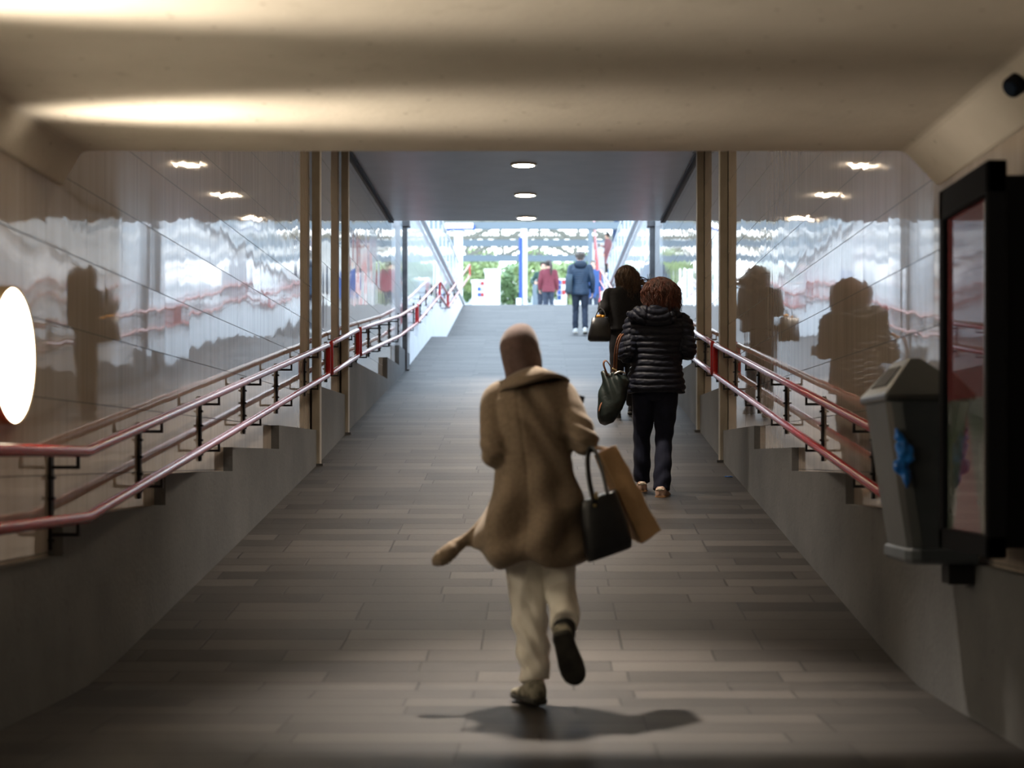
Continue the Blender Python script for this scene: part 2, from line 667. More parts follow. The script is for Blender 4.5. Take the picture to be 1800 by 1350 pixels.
# stepped concrete plinths
STEPS = [(-6, 0.596), (6.86, 0.753), (8.74, 0.919), (10.65, 1.073), (12.55, 1.253), (14.78, 1.652), (16.95, 2.04), (21.5, 2.32), (23.3, 2.60), (25.2, 2.95), (27.0, 3.30), (28.8, 3.66), (30.6, 4.02), (34.6, 4.35), (37.0, 4.75), (39.5, 4.98)]
for side, xf, xw in (('left', XL, WL), ('right', XR, WR)):
    mb, mo = MB(), MB()
    sh = 0.0 if side == 'left' else 0.2
    for i, (y0, zt) in enumerate(STEPS):
        y1 = STEPS[i + 1][0] + sh if i + 1 < len(STEPS) else 43.4
        y0 = y0 + (sh if i else 0)
        ys = [y0] + [p[0] for p in PROFILE if y0 < p[0] < y1] + [y1]
        for a, b_ in zip(ys, ys[1:]):
            za, zb = fz(a) - 0.1, fz(b_) - 0.1
            xs = sorted((xf, xw))
            (mo if y0 > 25 else mb).hexa([(xs[0], a, za), (xs[1], a, za), (xs[1], b_, zb), (xs[0], b_, zb), (xs[0], a, zt), (xs[1], a, zt), (xs[1], b_, zt), (xs[0], b_, zt)])
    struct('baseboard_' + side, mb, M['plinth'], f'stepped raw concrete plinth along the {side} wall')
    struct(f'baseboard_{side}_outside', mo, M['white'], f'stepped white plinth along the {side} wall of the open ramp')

# low concrete ceiling with haunches, and its end face
mb = MB()
poly = [(WL, ZC), (WL, 2.155), (-1.947, ZB), (1.555, ZB), (WR, 2.155), (WR, ZC)]
mb.prism(poly, 'y', -6, YB)
struct('ceiling', mb, M['ceil_conc'], 'low stained concrete ceiling slab with chamfered edges', bevel=0.02)
mb = MB().box(WL, WR, YB, YE, ZC, ZC + 0.45)
struct('ceiling_raised', mb, M['upper_ceil'], 'raised smooth dark grey ceiling over the ramp')
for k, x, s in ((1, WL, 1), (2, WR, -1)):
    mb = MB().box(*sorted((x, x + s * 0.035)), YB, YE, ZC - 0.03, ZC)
    struct(f'trim_{k}', mb, M['black'], 'black trim strip where panel wall meets raised ceiling')  # dark trim along the joint

# street level either side of the open ramp, and the forecourt beyond
mb = MB()
mb.box(-30, WL - 0.2, YE, 43.4, GZ - 0.3, GZ)
mb.box(WR + 0.2, 30, YE, 43.4, GZ - 0.3, GZ)
mb.box(-40, 40, 43.4, 130, GZ - 0.3, GZ)
struct('ground', mb, M['ground'], 'pale street level paving around the open ramp')

# ------------------------------------------------------------------ steel posts standing at the plinths
for i, (side, y, lab) in enumerate((('left', 14.72, 'beige steel post on the left plinth, the first one past the low ceiling'),
                                    ('left', 16.9, 'beige steel post on the left plinth, second one, between two handrail loops'),
                                    ('right', 14.95, 'beige steel post on the right plinth, the first past the low ceiling'),
                                    ('right', 17.1, 'beige steel post on the right plinth, second one, near the red-haired woman'),
                                    ('left', 24.4, 'dark steel post on the left at the bright end of the ceiling'),
                                    ('right', 24.4, 'dark steel post on the right at the bright end of the ceiling'))):
    far = y > 20
    xin = (XL if side == 'left' else XR)
    s = 1 if side == 'left' else -1
    z0 = fz(y) - 0.02
    x0, x1 = xin + s * 0.03, xin - s * 0.042
    t = thing('steel_post', (0.5 * (x0 + x1), y, z0), lab, 'post', 'steel posts along the plinths')
    ztop = ZC if not far else 4.52
    m_ = M['darkpost'] if far else M['post']
    mb = MB().box(*sorted((x0, x1)), y - 0.06, y + 0.06, z0, ztop)
    obj('shaft', mb, m_, t, bevel=0.006)
    mb = MB().box(*sorted((x0 + s * 0.03, x1)), y - 0.09, y + 0.09, z0, z0 + 0.03)
    obj('base_plate', mb, M['darkpost'], t)
    mb = MB().box(*sorted((x0 + s * 0.04, x1)), y - 0.1, y + 0.1, ztop - 0.10, ztop - 0.0)
    obj('head_plate', mb, M['darkpost'], t, bevel=0.01)

# ------------------------------------------------------------------ handrails
def rail_z(y, up=True):
    pts = [(-4, 1.03, 0.75), (7.0, 1.03, 0.75), (14.9, 2.02, 1.745), (17.8, 2.406, 2.13), (22.6, 2.95, 2.675), (25.9, 3.40, 3.125), (31.8, 4.42, 4.14), (34.6, 4.44, 4.16), (45.6, 6.36, 6.06)]
    for a, b_ in zip(pts, pts[1:]):
        if a[0] <= y <= b_[0]:
            t = (y - a[0]) / (b_[0] - a[0])
            k = 1 if up else 2
            return a[k] + t * (b_[k] - a[k])
    return pts[-1][1]


KN = [7.0, 22.6, 25.9, 31.8, 34.6]
RR = 0.024


def loop_path(x, y0, y1, up, open0, open1):
    ys = [y0] + [k for k in KN if y0 + 0.05 < k < y1 - 0.05] + [y1]
    return [(x, y, rail_z(y, up)) for y in ys]


BR = {'left': [-0.5, 1.0, 2.5, 4.0, 5.45], 'right': [7.9]}
LOOPS = [(-3.0, 15.0, 'longest red handrail loop on the {s} wall, level then climbing {e}'),
         (15.2, 17.45, 'short red handrail loop between two beige posts on the {s} wall'),
         (17.65, 25.8, 'handrail loop on the {s} wall ending past the dark post'),
         (26.0, 31.8, 'handrail loop on the {s} wall of the open upper ramp below the landing'),
         (31.85, 34.6, 'short level handrail loop at the landing on the {s} wall'),
         (34.7, 45.6, 'topmost handrail loop on the {s} wall climbing to street level')]
for side, x, xw in (('left', -1.92, WL), ('right', 1.60, WR)):
    s = 1 if side == 'left' else -1
    for li, (y0, y1, lab) in enumerate(LOOPS):
        if side == 'right' and li == 0:
            y0 = 6.95
        if li == 5:
            y1 = 45.6 if side == 'left' else 43.2
        lb = lab.format(s=side, e='past the round lamp' if side == 'left' else 'away from the litter bin')
        t = thing('handrail', (x, y0 + 0.05, fz(y0)), lb, 'handrail', f'red handrail loops on the {side} wall')
        for nm, up in (('upper_rail', True), ('lower_rail', False)):
            p = loop_path(x, y0 + 0.05, y1 - 0.05, up, 0, 0)
            obj(nm, MB().tube(p, RR, 16, smooth=False), M['red'], t, smooth=True)
        for ye, dr in ((y0, 1), (y1, -1)):
            if li == 0 and side == 'left' and dr == 1:
                continue
            zu, zl = rail_z(ye + dr * 0.05, True), rail_z(ye + dr * 0.05, False)
            p = [(x, ye + dr * 0.06, zu), (x, ye + dr * 0.02, zu - 0.01), (x, ye, zu - 0.045), (x, ye, (zu + zl) / 2), (x, ye, zl + 0.045), (x, ye + dr * 0.02, zl + 0.01), (x, ye + dr * 0.06, zl)]
            obj('end_bend', MB().tube(p, RR, 16, sub=5), M['red'], t, smooth=True)
        # wall brackets
        ys = []
        if li == 0:
            ys = ([2.45, 3.92, 5.4] if side == 'left' else []) + [6.87 + (0 if side == 'left' else 0.55), 8.39, 9.89, 11.36, 12.78, 14.3]
        else:
            k = max(2, round((y1 - y0) / 1.35))
            ys = [y0 + (y1 - y0) * (j + 0.5) / k for j in range(k)]
        for yb in ys:
            if yb > 43.2:
                continue
            zu, zl = rail_z(yb, True) - 0.06, rail_z(yb, False) - 0.06
            xi = xw + s * 0.002
            mb = MB().box(*sorted((xi, xi + s * 0.012)), yb - 0.02, yb + 0.02, zl - 0.07, zu + 0.04)
            for za in (zu, zl):
                mb.box(*sorted((xi, x + s * 0.006)), yb - 0.012, yb + 0.012, za - 0.014, za)
                mb.box(x - 0.006, x + 0.006, yb - 0.008, yb + 0.008, za - 0.01, za + 0.045)
            for zz in np.linspace(zl - 0.03, zu - 0.05, 4):
                mb.box(*sorted((xi, xi + s * 0.024)), yb - 0.03, yb + 0.006, zz - 0.006, zz + 0.006)
            obj('bracket', mb, M['black'], t)

# ------------------------------------------------------------------ round downlights
def downlight(y, label, group=None):
    t = thing('ceiling_light', (-0.175, y, ZC), label, 'ceiling light', group)
    rs = []
    seg = 36
    for r, z in ((0.15, 0), (0.15, -0.012), (0.125, -0.016), (0.125, -0.004)):
        rs.append([(-0.175 + r * math.cos(2 * math.pi * k / seg), y + r * math.sin(2 * math.pi * k / seg), ZC + z) for k in range(seg)])
    obj('ring', MB().rings(rs, cap=False), M['lampring'], t, smooth=True)
    obj('lens', MB().disc((-0.175, y, ZC - 0.012), (0, 0, -1), 0.124, 36, 0.01), M['lens'], t)
    ld = bpy.data.lights.new('downlight_beam', 'SPOT')
    ld.energy = SPOT * (2.6 if y < 9 else 0.95)
    ld.color = LAMPCOL
    ld.spot_size = math.radians(45 if y < 9 else 78)
    ld.spot_blend = 0.9 if y < 9 else 1.0
    ld.shadow_soft_size = 0.12
    lo = bpy.data.objects.new('beam', ld)
    COL.objects.link(lo)
    lo.parent = t
    lo.location = (0, 0, -0.03)
    if y < 9:      # the first one is swivelled towards the foot of the ramp
        lo.rotation_euler = Vector((0.40, -1.45, -4.28)).to_track_quat('-Z', 'Y').to_euler()


for y, lab in ((18.4, 'round warm downlight nearest the low concrete ceiling, first of three in view'), (20.5, 'round warm downlight in the middle of the raised ceiling, second of three in view'), (22.45, 'round warm downlight at the bright outer edge of the raised ceiling')):
    downlight(y, lab, 'round downlights in the raised ceiling')
for y in (8.24, 10.3, 12.36, 14.4, 16.4):
    downlight(y, 'round warm downlight tucked out of sight above the low ceiling edge', 'round downlights hidden by the low ceiling')

# ------------------------------------------------------------------ near wall fixtures
# round wall lamps: a glowing disc, a rim, and a beam thrown up and across the ceiling
def wall_lamp(y, label):
    z = 1.39
    t = thing('wall_lamp', (WL, y, z), label, 'wall lamp', 'round lamps along the left wall')
    obj('diffuser', MB().disc((WL + 0.05, y, z), (1, 0, 0), 0.255, 64, 0.012), M['disc'], t)
    seg = 64
    rs = []
    for r, xx in ((0.262, 0.0), (0.262, 0.055), (0.256, 0.057), (0.256, 0.03)):
        rs.append([(WL + xx, y + r * math.cos(2 * math.pi * k / seg), z + r * math.sin(2 * math.pi * k / seg)) for k in range(seg)])
    obj('rim', MB().rings(rs, cap=False), M['brass'], t, smooth=True)
    ld = bpy.data.lights.new('uplight', 'SPOT')
    ld.energy = UPLIGHT
    ld.color = (1.0, 0.87, 0.69)
    ld.spot_size = math.radians(112)
    ld.spot_blend = 1.0
    ld.shadow_soft_size = 0.10
    lo = bpy.data.objects.new('uplight', ld)
    COL.objects.link(lo)
    lo.parent = t
    lo.location = (0.16, 0, 0.0)
    d = V((0.72, 0, 0.70)).normalized()
    up = V((0, 1, 0))
    lo.rotation_euler = Matrix((up.cross(-d), up, -d)).transposed().to_euler()
    lo.scale = (1.0, 0.24, 1.0)


V = Vector
wall_lamp(6.25, 'large round glowing white lamp on the left wall above the handrail')
wall_lamp(4.70, 'round wall lamp nearer than the view, the second along the left wall')
wall_lamp(3.15, 'round wall lamp nearest the passage end, the third along the left wall')

# litter bin hung on the right wall
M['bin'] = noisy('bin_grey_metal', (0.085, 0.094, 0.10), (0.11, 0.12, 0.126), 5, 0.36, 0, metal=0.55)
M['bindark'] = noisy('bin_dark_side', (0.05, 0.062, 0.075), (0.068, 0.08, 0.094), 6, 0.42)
M['bluebag'] = noisy('blue_plastic', (0.01, 0.10, 0.42), (0.02, 0.22, 0.75), 14, 0.3, 0.004, 30)
y0, y1 = 6.2, 6.68
t = thing('litter_bin', (1.5, 6.45, 0.63), 'grey pointed metal litter bin hung on the right wall beside the black display', 'litter bin')
xb = XR - 0.005
ci = 0.05     # rounded inner corners
def binring(xi, z, ins=0.0):
    return [(xb, y0 + ins, z), (xi + ci, y0 + ins, z), (xi + 0.015, y0 + 0.015 + ins, z), (xi, y0 + ci + ins, z), (xi, y1 - ci - ins, z), (xi + 0.015, y1 - 0.015 - ins, z), (xi + ci, y1 - ins, z), (xb, y1 - ins, z)]
mb = MB().rings([binring(1.40, 0.66, 0.02), binring(1.37, 0.85, 0.012), binring(1.315, 1.215)])
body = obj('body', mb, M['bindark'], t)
# lighter inner face with rounded corner strip
mb = MB()
def strip(xi, z, ins, e):
    r = binring(xi, z, ins)
    return [Vector(q) + Vector((-e, 0, 0)) for q in (r[1], r[2], r[3], r[4], r[5], r[6])]
rows = [strip(1.40, 0.665, 0.018, 0.004), strip(1.37, 0.85, 0.010, 0.004), strip(1.315, 1.212, -0.002, 0.004)]
for a, b_ in zip(rows, rows[1:]):
    for i in range(5):
        mb.add([a[i], a[i + 1], b_[i + 1], b_[i]], [(0, 3, 2, 1)])
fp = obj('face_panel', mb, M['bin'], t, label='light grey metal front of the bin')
# hood: ridge near the wall
mb = MB()
lo = [(xb, y0 - 0.012, 1.215), (1.30, y0 - 0.012, 1.215), (1.30, y1 + 0.012, 1.215), (xb, y1 + 0.012, 1.215)]
mid = [(xb, y0 - 0.012, 1.24), (1.295, y0 - 0.012, 1.24), (1.295, y1 + 0.012, 1.24), (xb, y1 + 0.012, 1.24)]
hi = [(1.455, y0 + 0.10, 1.385), (1.415, y0 + 0.10, 1.385), (1.415, y1 - 0.10, 1.385), (1.455, y1 - 0.10, 1.385)]
mb.rings([lo, mid, hi])
hood = obj('hood', mb, M['bin'], t, bevel=0.012)
# slot on the slope facing the passage
def slope(v, yy, e=0.004):
    p = Vector((1.295, yy, 1.24)).lerp(Vector((1.415, yy, 1.385)), v)
    return p + Vector((-0.77, 0, 0.64)) * e
mb = MB().hexa([slope(0.25, y0 + 0.10, -0.02), slope(0.25, y1 - 0.10, -0.02), slope(0.78, y1 - 0.13, -0.02), slope(0.78, y0 + 0.13, -0.02), slope(0.25, y0 + 0.10), slope(0.25, y1 - 0.10), slope(0.78, y1 - 0.13), slope(0.78, y0 + 0.13)])
obj('slot', mb, M['black'], hood, label='dark opening in the sloping lid')
mb = MB().rings([binring(1.40, 0.60, 0.03), binring(1.385, 0.615, 0.0), binring(1.385, 0.655, 0.0), binring(1.40, 0.662, 0.02)])
obj('base_tray', mb, M['bindark'], t, bevel=0.006)
mb = MB().box(1.56, xb, 6.28, 6.40, 0.52, 0.60)
obj('wall_bracket', mb, M['black'], t)
mb = MB().disc((1.555, y0 - 0.002, 1.03), (0, -1, 0), 0.016, 16, 0.01)
obj('lock', mb, M['black'], t)
# blue bag squeezed out of the door gap
mb = MB()
rng = random.Random(3)
for k in range(16):
    zz = 1.105 - k * 0.0135
    wd = 0.006 + 0.028 * math.sin(min(1, (k / 15)) * math.pi) ** 0.8 + rng.uniform(-0.003, 0.003)
    mb.ell((1.335 + 0.035 * k / 16 + wd * 0.7 + rng.uniform(-0.004, 0.004) - (0.022 if 8 < k < 12 else 0), y0 - 0.012, zz), wd, 0.018, 0.017, None, 10, 7)
me = bake(mb, 0.006, 2)
displace(me, lambda co, no: co + no * (0.010 * vnoise(co, (45, 45, 30), 2))[:, None])
obj('liner_bag', me, M['bluebag'], t, smooth=True, label='crumpled blue plastic bag poking out of the bin')

# black display case on the right wall
M['screen'] = None
m, nt, N, L, b = newmat('poster_print')
tc = N.new('ShaderNodeTexCoord')
sx = N.new('ShaderNodeSeparateXYZ')
L.new(tc.outputs['Object'], sx.inputs[0])
nz = N.new('ShaderNodeTexNoise')
nz.inputs['Scale'].default_value = 7
nz.inputs['Detail'].default_value = 5
L.new(tc.outputs['Object'], nz.inputs['Vector'])
rp = N.new('ShaderNodeValToRGB')
rp.color_ramp.elements[0].position = 0.38
rp.color_ramp.elements[0].color = (0.06, 0.09, 0.06, 1)
rp.color_ramp.elements[1].position = 0.62
rp.color_ramp.elements[1].color = (0.13, 0.145, 0.145, 1)
L.new(nz.outputs['Fac'], rp.inputs[0])
# red path that narrows upwards in the lower third, red field above
yy, zz = sx.outputs['Y'], sx.outputs['Z']
half = mathn(N, L, 'MULTIPLY', mathn(N, L, 'SUBTRACT', 0.42, zz), 0.46)
inpath = mathn(N, L, 'LESS_THAN', mathn(N, L, 'ABSOLUTE', yy), half)
top = mathn(N, L, 'GREATER_THAN', zz, 0.47)
msk = mathn(N, L, 'MAXIMUM', inpath, top)
mx = N.new('ShaderNodeMix')
mx.data_type = 'RGBA'
L.new(msk, mx.inputs['Factor'])
L.new(rp.outputs[0], mx.inputs[6])
mx.inputs[7].default_value = (0.15, 0.045, 0.05, 1)
L.new(mx.outputs[2], b.inputs['Base Color'])
b.inputs['Roughness'].default_value = 0.03
b.inputs['IOR'].default_value = 1.6
M['poster'] = m
yn, yf, xf, z0, z1 = 5.34, 5.99, 1.45, 0.675, 1.968
t = thing('display_case', (1.55, 5.67, z0), 'tall black framed glass poster case on the right wall in front of the bin', 'display case')
mb = MB()
fw = 0.055
mb.box(xf, xf + 0.065, yn, yn + fw * 0.5, z0, z1)
mb.box(xf, xf + 0.065, yf - fw, yf, z0, z1)
mb.box(xf, xf + 0.065, yn, yf, z0, z0 + 0.075)
mb.box(xf, xf + 0.065, yn, yf, z1 - 0.11, z1)
M['blackframe'] = plain('black_frame', (0.010, 0.011, 0.014), 0.7, 0, 1.3, 0, 0.15)
obj('frame', mb, M['blackframe'], t, bevel=0.006)
mb = MB().box(xf + 0.065, WR - 0.003, yn + 0.06, yf - 0.04, z0 + 0.03, z1 - 0.04)
obj('casing', mb, M['blackframe'], t, bevel=0.006)
P0 = Vector((xf + 0.02, 5.67, z0 + 0.06))
mb = MB().box(xf + 0.02, xf + 0.05, yn + 0.02, yf - fw + 0.01, z0 + 0.06, z1 - 0.10)
po = obj('poster', mb, M['poster'], t, label='glazed poster with a red path, mirroring the passage')
po.data.transform(Matrix.Translation(-(P0 - Vector(t.location))))
po.location = P0 - Vector(t.location)
mb = MB().box(xf - 0.002, xf + 0.004, yn + 0.028, yn + 0.036, z0 + 0.08, z1 - 0.13)
obj('bright_edge', mb, plain('polished_edge', (0.6, 0.55, 0.48), 0.25, 0.9), t, label='polished metal edge beside the glass')

# small camera on the right-hand chamfer of the low ceiling
c = at(1790, 152, 5.5)
t = thing('security_camera', c, 'small black camera fixed to the chamfer at upper right', 'camera')
mb = MB().tube([c + Vector((0.03, 0.02, 0.035)), c + Vector((-0.03, -0.02, -0.01))], 0.036, 16, smooth=False, round_cap=False)
obj('housing', mb, M['blackframe'], t, smooth=False, bevel=0.004)
mb = MB().tube([c + Vector((-0.031, -0.021, -0.0105)), c + Vector((-0.037, -0.025, -0.0145))], 0.024, 16, smooth=False, round_cap=False)
obj('camera_lens', mb, plain('lens_glass', (0.02, 0.03, 0.05), 0.08), t)
mb = MB().bar(c + Vector((0.02, 0.01, 0.02)), c + Vector((0.06, 0.03, 0.055)), 0.03)
obj('mount', mb, M['blackframe'], t)

# scrap of blue litter by the right plinth
c = at(1281, 841, 13.9)
c.z = fz(13.9) + 0.004
mb = MB()
for k in range(5):
    mb.ell((c.x - 0.026 + k * 0.013, c.y + 0.01 * math.sin(k * 2), c.z + 0.006 + 0.004 * math.sin(k * 3)), 0.012, 0.010, 0.005, None, 8, 6)
tag(obj('litter_scrap', bake(mb, 0.004, 1), M['bluebag'], None, True), 'tiny scrap of dark blue plastic on the floor by the right plinth', 'litter')

# ------------------------------------------------------------------ people: shared builders
M['skin'] = noisy('skin', (0.52, 0.30, 0.21), (0.60, 0.36, 0.26), 9, 0.5)
M['skin'].node_tree.nodes['Principled BSDF'].inputs['Subsurface Weight'].default_value = 0.08
V = Vector


def joints(H=1.70, stride=0.12, lean=0.0, sw=0.195, armL=None, armR=None, lift=0.0):
    """a walking figure facing +Y; left foot ahead by stride, right foot behind; sizes follow the height"""
    k = H / 1.70
    J = dict(pelvis=V((0, 0, 0.92)), waist=V((0, 0.01 + lean * 0.2, 1.06)), chest=V((0, lean * 0.6, 1.27)), shoulder=V((0, lean * 0.9, 1.40)), neck=V((0, lean + 0.01, 1.475)), head=V((0, lean + 0.045, 1.59)),
             shL=V((-sw, lean * 0.9, 1.385)), shR=V((sw, lean * 0.9, 1.385)),
             hipL=V((-0.09, 0, 0.89)), hipR=V((0.09, 0, 0.89)),
             knL=V((-0.095, stride * 0.65 + 0.03, 0.485)), knR=V((0.095, -stride * 0.25 + 0.04, 0.485)),
             anL=V((-0.10, stride, 0.085)), anR=V((0.10, -stride, 0.085 + lift)),
             toL=V((-0.115, stride + 0.17, 0.03)), toR=V((0.115, -stride + 0.17, 0.03 + lift * 0.3)))
    J['elL'], J['wrL'] = armL or (V((-sw - 0.06, -0.04, 1.10)), V((-sw - 0.065, 0.06, 0.865)))
    J['elR'], J['wrR'] = armR or (V((sw + 0.06, -0.04, 1.10)), V((sw + 0.065, 0.06, 0.865)))
    return {n: p * k for n, p in J.items()}, k


def add_hand(mb, wr, d, palm_n, side, k=1.0, curl=0.5):
    """palm, four unequal curled fingers and a thumb from the side of the palm; d points along the forearm"""
    d = V(d).normalized()
    n = V(palm_n)
    n = (n - d * n.dot(d)).normalized()
    s = d.cross(n).normalized() * side      # towards the thumb
    pb, pe = V(wr), V(wr) + d * 0.085 * k
    for q in (-1.5, -0.5, 0.5, 1.5):
        mb.tube([pb + s * (q * 0.014 * k), pe + s * (q * 0.020 * k)], [0.016 * k, 0.0125 * k], 8, smooth=False)
    for q, ln in ((1.5, 0.072), (0.5, 0.082), (-0.5, 0.076), (-1.5, 0.058)):
        p = pe + s * (q * 0.021 * k)
        dd = (d + s * (q * 0.07)).normalized()
        pts = [p - dd * 0.01]
        a = 0.15
        for j, fr in enumerate((0.45, 0.32, 0.23)):
            a += curl * (0.9, 0.8, 0.5)[j]
            p = p + (dd * math.cos(a) + n * math.sin(a)) * (ln * fr * k)
            pts.append(p)
        mb.tube(pts, [0.0090 * k, 0.0088 * k, 0.008 * k, 0.0068 * k], 8, smooth=False)
    p = pb + d * 0.025 * k + s * 0.022 * k
    dd = (d * 0.75 + s * 0.65 + n * 0.25).normalized()
    q = p + dd * 0.045 * k
    e = q + (d * 0.9 + s * 0.15 + n * 0.45).normalized() * 0.032 * k
    mb.tube([p, q, e], [0.0125 * k, 0.0100 * k, 0.0078 * k], 8, smooth=False)


def add_head(mb, c, k=1.0, yaw=0.0, pitch=0.0):
    R = Matrix.Rotation(yaw, 3, 'Z') @ Matrix.Rotation(pitch, 3, 'X')
    def T(p):
        return V(c) + R @ (V(p) * k)
    mb.ell(T((0, -0.012, 0.025)), 0.073 * k, 0.094 * k, 0.085 * k, R, 20, 14)      # skull
    mb.ell(T((0, 0.022, -0.035)), 0.058 * k, 0.068 * k, 0.078 * k, R, 18, 12)      # face
    mb.ell(T((0, 0.052, -0.092)), 0.030 * k, 0.028 * k, 0.022 * k, R, 12, 8)       # chin
    mb.tube([T((0, 0.082, 0.008)), T((0, 0.100, -0.028)), T((0, 0.104, -0.036))], [0.009 * k, 0.012 * k, 0.013 * k], 8, smooth=False)   # nose
    for sx_ in (-1, 1):
        mb.ell(T((sx_ * 0.031, 0.078, 0.022)), 0.022 * k, 0.012 * k, 0.008 * k, R, 10, 7)     # brow
        mb.ell(T((sx_ * 0.030, 0.077, 0.004)), 0.012 * k, 0.010 * k, 0.008 * k, R, 10, 7)     # eyelids
        mb.ell(T((sx_ * 0.074, -0.008, -0.008)), 0.010 * k, 0.019 * k, 0.030 * k, R, 10, 8)   # ear
    mb.ell(T((0, 0.084, -0.062)), 0.024 * k, 0.010 * k, 0.006 * k, R, 10, 7)       # upper lip
    mb.ell(T((0, 0.082, -0.072)), 0.020 * k, 0.010 * k, 0.006 * k, R, 10, 7)       # lower lip
    return T


def body_mesh(J, k, voxel, yaw=0.0, pitch=0.0, curl=0.5, thin=1.0):
    mb = MB()
    c = J
    mb.loft([(c['pelvis'].x, c['pelvis'].y, c['pelvis'].z - 0.09 * k, 0.10 * k, 0.075 * k), (*c['pelvis'], 0.132 * k, 0.086 * k), (*c['waist'], 0.112 * k, 0.082 * k), (*c['chest'], 0.135 * k, 0.098 * k), (*c['shoulder'], 0.125 * k, 0.072 * k),
             (*(c['neck'] - V((0, 0.005, 0.01)) * k), 0.056 * k, 0.058 * k), (*(c['neck'].lerp(c['head'], 0.5)), 0.052 * k, 0.056 * k)], 24)
    for s_ in 'LR':
        mb.tube([c['chest'].lerp(c['sh' + s_], 0.55), c['sh' + s_], c['el' + s_], c['wr' + s_]], [0.050 * k, 0.046 * k, 0.035 * k, 0.025 * k], 12)
        mb.tube([c['hip' + s_] + V((0, 0, 0.03)), c['hip' + s_].lerp(c['kn' + s_], 0.5), c['kn' + s_], c['kn' + s_].lerp(c['an' + s_], 0.4) - V((0, 0.012, 0)), c['an' + s_]], [0.076 * k, 0.066 * k, 0.048 * k, 0.046 * k, 0.034 * k], 12)
        a, t_ = c['an' + s_], c['to' + s_]
        hl = a + (a - t_) * 0.25
        mb.tube([hl + V((0, 0, -0.03)) * k, a - V((0, 0, 0.03)) * k, a.lerp(t_, 0.6), t_], [0.028 * k, 0.036 * k, 0.032 * k, 0.022 * k], 10)
        d = (c['wr' + s_] - c['el' + s_]).normalized()
        pn = V((1 if s_ == 'L' else -1, 0, 0))
        if abs(d.x) > 0.8:
            pn = V((0, 0, -1))
        add_hand(mb, c['wr' + s_], d, pn, 1 if s_ == 'R' else -1, k, curl)
    add_head(mb, c['head'], k, yaw, pitch)
    return bake(mb, voxel, 3, 0.4)


def trousers(J, k, voxel, wide=1.0, cuff=1.0, seed=0, fold=0.006, cuts=(0.02, 0.02)):
    mb = MB()
    c = J
    mb.loft([(*(c['pelvis'] + V((0, 0, 0.12)) * k), 0.135 * k, 0.105 * k), (*(c['pelvis'] + V((0, 0, 0.03)) * k), 0.165 * k, 0.12 * k), (*(c['pelvis'] - V((0, 0, 0.07)) * k), 0.165 * k, 0.118 * k), (*(c['pelvis'] - V((0, 0, 0.15)) * k), 0.135 * k, 0.095 * k)], 24)
    for i, s_ in enumerate('LR'):
        h, kn, an = c['hip' + s_], c['kn' + s_], c['an' + s_]
        end = an + (kn - an).normalized() * (cuts[i] * k)
        mb.tube([h, h.lerp(kn, 0.5), kn, kn.lerp(end, 0.5) - V((0, 0.01, 0)), end], [0.098 * k * wide, 0.086 * k * wide, 0.068 * k * wide, 0.066 * k * wide * (0.5 + 0.5 * cuff), 0.062 * k * cuff], 14, round_cap=False)
    me = bake(mb, voxel, 3, 0.4)
    def fn(co, no):
        z = co[:, 2]
        w1 = np.sin(z * 46 + 3 * np.sin(co[:, 0] * 20 + seed) + 9 * co[:, 1]) * (0.4 + 0.6 * np.exp(-((z - 0.46 * k) / 0.14) ** 2) + 0.8 * np.exp(-((z - 0.14 * k) / 0.09) ** 2))
        return co + no * (fold * (0.6 * w1 + 0.9 * vnoise(co, (9, 9, 5), seed)))[:, None]
    return displace(me, fn)


